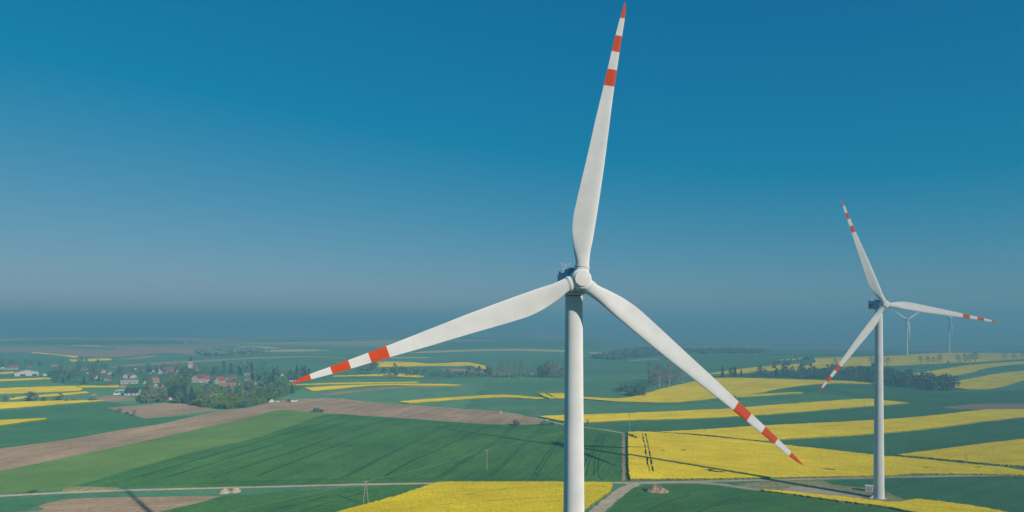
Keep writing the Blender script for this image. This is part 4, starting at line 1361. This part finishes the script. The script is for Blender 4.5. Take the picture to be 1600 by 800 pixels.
def grove(poly, n, hr, kinds, labels, group, sizes=None):
    """n trees at random inside a pixel outline of the land; kinds: [(weight, kind, leaf)]"""
    P = [Vector(p_) for p_ in poly]
    xs, ys = [p_[0] for p_ in poly], [p_[1] for p_ in poly]
    got, tries, spots = 0, 0, []
    while got < n and tries < n * 40:
        tries += 1
        px, py = random.uniform(min(xs), max(xs)), random.uniform(min(ys), max(ys))
        if not inside(np.array([px]), np.array([py]), P)[0]:
            continue
        w_, kind, leaf = random.choices(kinds, [k_[0] for k_ in kinds])[0]
        hm = random.uniform(*hr)
        q = at(px, py)
        hp = hm * FPX / q.y
        if hidden(px, py, hp) or any((px - a_) ** 2 + ((py - b_) * 3) ** 2 < (hp * .3) ** 2 for a_, b_ in spots):
            continue
        spots.append((px, py))
        tree(kind, px, py, hp, ADJ.get(leaf, '') + labels[kind], leaf, group, random.uniform(.9, 1.2))
        got += 1


ADJ = {'A': 'fresh green ', 'B': 'deep green ', 'C': 'grey green ', 'W': 'white blossoming '}


def lab_set(where):
    return {'round': 'leafy tree ' + where, 'spruce': 'dark conifer ' + where, 'poplar': 'slim tall tree ' + where, 'bare': 'bare grey tree ' + where, 'bush': 'low bush ' + where}


grove([(212,622),(225,611),(250,609),(262,612),(258,628),(240,631),(220,627)], 16, (8, 12), [(3,'round','A'),(1,'round','C'),(1,'bush','C')], lab_set('in the wood beside the dark roofed house'), 'trees in the wood beside the dark roofed house')
grove([(222,606),(250,604),(290,602),(298,608),(262,612),(240,610)], 14, (8, 12), [(3,'round','A'),(2,'round','B')], lab_set('in the wood below the orange roofed house'), 'trees in the wood below the orange roofed house')
grove([(258,632),(262,620),(285,616),(308,622),(304,635),(280,632)], 16, (9, 14), [(5,'spruce','D'),(1,'round','B')], lab_set('in the dark clump at the bare brown field'), 'dark clump at the bare brown field')
grove([(304,634),(312,620),(345,612),(390,614),(415,620),(420,630),(390,637),(345,639.5),(322,637)], 34, (7, 11.5), [(4,'round','A'),(2,'round','C'),(2,'bush','A'),(1,'round','B'),(.5,'bush','W')], lab_set('in the wood edge at the long brown field'), 'trees in the wood edge at the long brown field')
grove([(370,610),(385,604),(420,602),(455,606),(462,614),(440,620),(420,622)], 24, (8, 13), [(3,'round','B'),(2,'round','A'),(1,'spruce','D')], lab_set('in the wood behind the parked vans'), 'trees in the wood behind the parked vans')
grove([(190,581),(230,574),(262,574),(310,576),(330,585),(300,600),(260,602),(225,600),(200,596)], 34, (7, 12), [(4,'round','B'),(2,'round','A'),(.7,'spruce','D')], lab_set('among the white and tan roofed houses'), 'trees among the white and tan roofed houses')
grove([(262,590),(298,586),(300,604),(266,606)], 12, (9, 13), [(4,'round','A'),(1,'round','B')], lab_set('between the maroon roof and the largest cream house'), 'trees between the maroon roof and the largest cream house')
grove([(315,603),(335,601),(370,605),(385,612),(350,614),(318,610)], 16, (7, 10), [(3,'round','B'),(2,'round','A'),(1,'spruce','D')], lab_set('behind the red roofed row building'), 'trees behind the red roofed row building')
grove([(330,588),(350,576),(400,574),(440,580),(462,590),(455,600),(400,600),(360,597)], 34, (9, 15), [(4,'round','B'),(2,'poplar','B'),(1.5,'spruce','D'),(1,'round','C')], lab_set('in the tall wood behind the village'), 'tall wood behind the village')
grove([(455,597),(452,584),(470,580),(486,588),(480,596)], 10, (9, 14), [(3,'spruce','D'),(3,'round','B')], lab_set('behind the long white building'), 'trees behind the long white building')
grove([(70,596),(66,588),(90,578),(140,576),(190,578),(188,590),(170,602),(130,603.5),(105,600)], 34, (7, 13), [(4,'round','B'),(1,'round','C'),(.6,'spruce','D'),(.6,'bush','B')], lab_set('between the barn and the village'), 'trees between the barn and the village')
grove([(0,577),(0,571),(60,567),(130,566),(190,572),(150,577),(60,577)], 18, (7, 12), [(4,'round','B'),(1,'round','C')], lab_set('in the far line behind the barn'), 'far trees behind the barn')
grove([(0,629),(0,623),(60,622),(110,624),(150,624.5),(148,627),(60,628.5)], 14, (3, 5), [(3,'bush','B'),(2,'bush','C')], lab_set('in the hedge above the long yellow wedge'), 'bushes in the hedge above the long yellow wedge')
tree('round', 48, 628, 17.5, 'wide dark tree rising from the hedge across two yellow strips', 'B', None, 1.56)
tree('round', 57, 628, 11, 'lower tree leaning on the wide dark hedge tree', 'B', None, 1.56)
tree('round', 93.5, 626.5, 14, 'upright solitary tree in the hedge between yellow strips', 'B', None, 1.10)
tree('round', 8, 628, 11, 'hedge tree at the picture edge above the yellow wedge', 'B', None, 1.30)
tree('bush', 186, 643.5, 7, 'wide bush on the corner of the bare brown field', 'B', None, 1.70)
tree('bush', 199, 647, 4.5, 'smallest bush on the edge of the bare brown field', 'B', None, 1.70)
tree('round', 210, 650, 10, 'single round tree at the edge of the bare brown field', 'B', None, 1.10)
tree('bush', 495, 643.6, 7.6, 'dark bush on the corner of the light green crop', 'B', None, 1.87)
tree('bush', 503, 644, 4.5, 'small bush leaning on the dark corner bush', 'B', None, 1.70)
tree('bush', 806, 664.5, 9.5, 'grey green bush at the end of the long brown field', 'C', None, 1.53)
tree('bush', 848, 664, 5, 'low flat bush beside the white marker stone', 'B', None, 2.55)
tree('bush', 861, 664, 5.5, 'second low bush nearer the front tower', 'B', None, 2.21)
tree('round', 918, 665, 11, 'small tree partly behind the front tower', 'C', None, .7)
tree('bare', 839, 652.5, 15, 'solitary brown leafless tree at the start of the yellow band', 'T', None, .95)
tree('bush', 52, 770, 6.5, 'scrubby bush on the grass beside the dirt road', 'B', None, 2.12)
tree('bush', 44, 770.5, 3.5, 'smaller scrub beside the scrubby roadside bush', 'C', None, 2.21)
for px, py, hp, w_ in ((287,590,17,1.1),(292.5,592,18,1.1),(298,592,18.5,1.0),(303,590,17,1.0),(289,583,12,1.2),(304,582,11,1.2)):
    tree('round', px, py, hp, 'leafy tree hiding the foot of the church tower', 'B', 'trees round the church', w_)
# hedgerow and trees around the far yellow hill
grove([(590,582),(620,578),(690,580),(740,586),(735,592),(690,590),(600,587)], 34, (4, 8), [(3,'bush','B'),(2,'round','B')], lab_set('in the hedgerow under the far yellow hill'), 'hedgerow under the far yellow hill')
tree('round', 617, 589, 23, 'tallest dark tree in front of the far yellow hill', 'B', None, .72)
grove([(575,586),(575,572),(592,572),(592,586)], 6, (14, 20), [(3,'bare','T'),(2,'round','B')], lab_set('behind the red blade bands'), 'trees behind the red blade bands')
grove([(730,590),(735,582),(765,582),(770,590)], 8, (8, 13), [(3,'round','B')], lab_set('beside the grey brown field'), 'trees beside the grey brown field')
grove([(775,590),(780,583),(880,583),(880,591)], 20, (14, 24), [(3,'poplar','C'),(2,'bare','T'),(1,'round','C')], lab_set('in the grey row behind the front tower'), 'grey row of trees behind the front tower')
# valley behind the front tower
tree('bush', 998, 619, 15, 'big round bush in the hollow above the yellow valley', 'C', None, 1.61)
tree('bush', 984, 617, 7, 'smaller bush beside the big round hollow bush', 'B', None, 1.70)
grove([(960,612),(975,607),(1000,606),(1012,612),(1000,616),(970,615)], 12, (4, 7), [(3,'bush','B'),(1,'bush','C')], lab_set('in the hollow above the yellow valley'), 'bushes in the hollow')
grove([(1008,606),(1015,598),(1062,594),(1070,599),(1030,606)], 26, (16, 26), [(4,'poplar','C'),(2,'bare','T')], lab_set('in the poplar stand behind the yellow valley'), 'poplar stand behind the yellow valley')
# dark copse on the hillside
grove([(1120,592),(1130,588),(1200,585),(1290,581),(1370,580),(1372,598),(1300,594),(1200,591)], 52, (8, 15), [(5,'round','B'),(1,'spruce','D'),(1,'poplar','B')], lab_set('in the long dark copse on the hillside'), 'trees in the long dark copse on the hillside')
grove([(1372,600),(1372,584),(1400,588),(1425,594),(1430,606),(1400,603)], 20, (10, 16), [(5,'round','B'),(2,'round','C')], lab_set('in the copse just past the second tower'), 'trees in the copse just past the second tower')
grove([(1418,606),(1425,596),(1450,594),(1490,604),(1492,612),(1450,611)], 20, (9, 15), [(3,'round','C'),(2,'bush','C'),(1,'round','B')], lab_set('in the grey green end of the copse'), 'grey green end of the copse')
BT = 'bare trees along the yellow hilltop'
for px, py, hp in ((1438,570.5,15),(1450,570.5,15),(1458.5,570.3,13),(1468,570.3,18)):
    tree('bare', px, py, hp, 'bare grey tree in the first cluster below the distant turbines', 'T', BT)
for px, py, hp in ((1497,569.5,16),(1507.5,569,17),(1515.5,569,17),(1524,568.5,20)):
    tree('bare', px, py, hp, 'bare grey tree in the cluster past the crest turbine', 'T', BT)
for px, py, hp in ((1570,563.5,13),(1584,563,12),(1598,561,11)):
    tree('bare', px, py, hp, 'bare grey tree near the picture edge on the hilltop', 'T', BT)
tree('bare', 1305, 573, 14, 'bare tree on the yellow hilltop beside the lower blade', 'T', BT)
tree('bare', 1362, 573, 17, 'bare tree just before the second tower on the hilltop', 'T', BT)
tree('bare', 1387, 572.5, 15, 'bare tree just past the second tower on the hilltop', 'T', BT)
tree('bush', 1481.5, 567.5, 4, 'tiny dark bush between two bare tree clusters', 'B')
grove([(1205,578),(1210,565),(1270,558),(1272,563),(1240,570)], 20, (4, 8), [(3,'bush','B'),(1,'bare','T'),(1,'round','B')], lab_set('between the ragged yellow hillside strips'), 'bushes between the ragged yellow strips')

def undergrowth(label, poly, n, leaf, hm):
    rng = random.Random(len(label))
    P = [Vector(p_) for p_ in poly]
    xs, ys = [p_[0] for p_ in poly], [p_[1] for p_ in poly]
    mb, got = MB(), 0
    while got < n:
        px, py = rng.uniform(min(xs), max(xs)), rng.uniform(min(ys), max(ys))
        if not inside(np.array([px]), np.array([py]), P)[0]:
            continue
        got += 1
        h_ = hm * rng.uniform(.5, 1.3)
        if any(x0 - 3 < px < x1 + 3 and y1 - 1 < py < y1 + h_ * FPX * (py - HOR) / 76000 for x0, y0, x1, y1, fr in HB):
            continue
        q = at(px, py)
        for k_ in range(3):
            leaf_quads(mb, q + Vector((rng.gauss(0, 1.5), rng.gauss(0, 1.5), h_ * (.2 + .3 * k_))), 2.0, 9, .65, .7, rng)
    tag(mb.build('undergrowth', M[leaf]), label, kind='stuff')


undergrowth('tangled shrubs filling the wood between village and brown fields', [(216,622),(225,609),(262,606),(300,604),(345,609),(420,600),(462,606),(455,614),(420,629),(388,636),(345,638.5),(310,633),(262,628),(235,630)], 420, 'leafA', 5.5)
undergrowth('garden shrubs and hedges between the village houses', [(70,596),(70,586),(110,577),(190,575),(262,573),(330,574),(440,578),(470,588),(455,600),(420,600),(345,609),(262,606),(200,600),(165,602),(110,600)], 480, 'leafB', 5.0)
undergrowth('dark scrub between the trunks of the hillside copse', [(1118,591),(1200,585),(1290,581),(1370,580),(1420,592),(1480,604),(1488,611),(1440,610),(1372,598),(1300,594),(1200,591)], 420, 'leafB', 6.0)
undergrowth('scrub line under the far yellow hill and poplars', [(590,586),(620,579),(690,581),(780,586),(880,585),(880,591),(740,590),(600,589)], 200, 'leafB', 4.5)

# far woods that read as one mass
rng = random.Random(5)
for lab, poly, n, hm in (('faint dark wood on the far slope behind the church', [(305,552),(322,548.5),(400,548),(420,552),(330,557)], 260, 9),
                         ('faint hazy wood on the slope behind the falling blade', [(920,560),(960,552),(985,546),(1020,545),(1130,547),(1200,549),(1180,553),(1060,553),(960,563)], 420, 7),
                         ('hazy line of woods on the far plain beyond the barn', [(0,537),(80,535),(240,534),(300,537),(220,538.5),(80,539.5)], 360, 9)):
    P = [Vector(p_) for p_ in poly]
    xs, ys = [p_[0] for p_ in poly], [p_[1] for p_ in poly]
    mb, got = MB(), 0
    while got < n:
        px, py = rng.uniform(min(xs), max(xs)), rng.uniform(min(ys), max(ys))
        if not inside(np.array([px]), np.array([py]), P)[0]:
            continue
        got += 1
        q = at(px, py)
        for k_ in range(3):
            leaf_quads(mb, q + Vector((rng.gauss(0, 4), rng.gauss(0, 4), hm * (.25 + .3 * k_))), 5 - k_, 9, 2.2, .6, rng)
    tag(mb.build('woodland', M['leafF']), lab, kind='stuff')

# ------------------------------------------------------------------ haze: one box of even air round the whole land
hm_, nt, p = new_mat('haze')
nt.nodes.remove(p)
pv = node(nt, 'ShaderNodeVolumePrincipled')
pv.inputs['Color'].default_value = (*HAZE_COLOR, 1)
pv.inputs['Density'].default_value = HAZE_DENSITY
pv.inputs['Anisotropy'].default_value = HAZE_G
nt.links.new(pv.outputs[0], nt.nodes['Material Output'].inputs['Volume'])
zmin = float(vz.min()) - 1.0
o = MB().box(-16000, -2000, zmin, 16000, 16500, HAZE_TOP).build('haze', hm_)
tag(o, 'pale blue haze lying over the whole valley', kind='stuff')
S.cycles.volume_bounces = 0
S.cycles.max_bounces = 6
S.cycles.transparent_max_bounces = 8
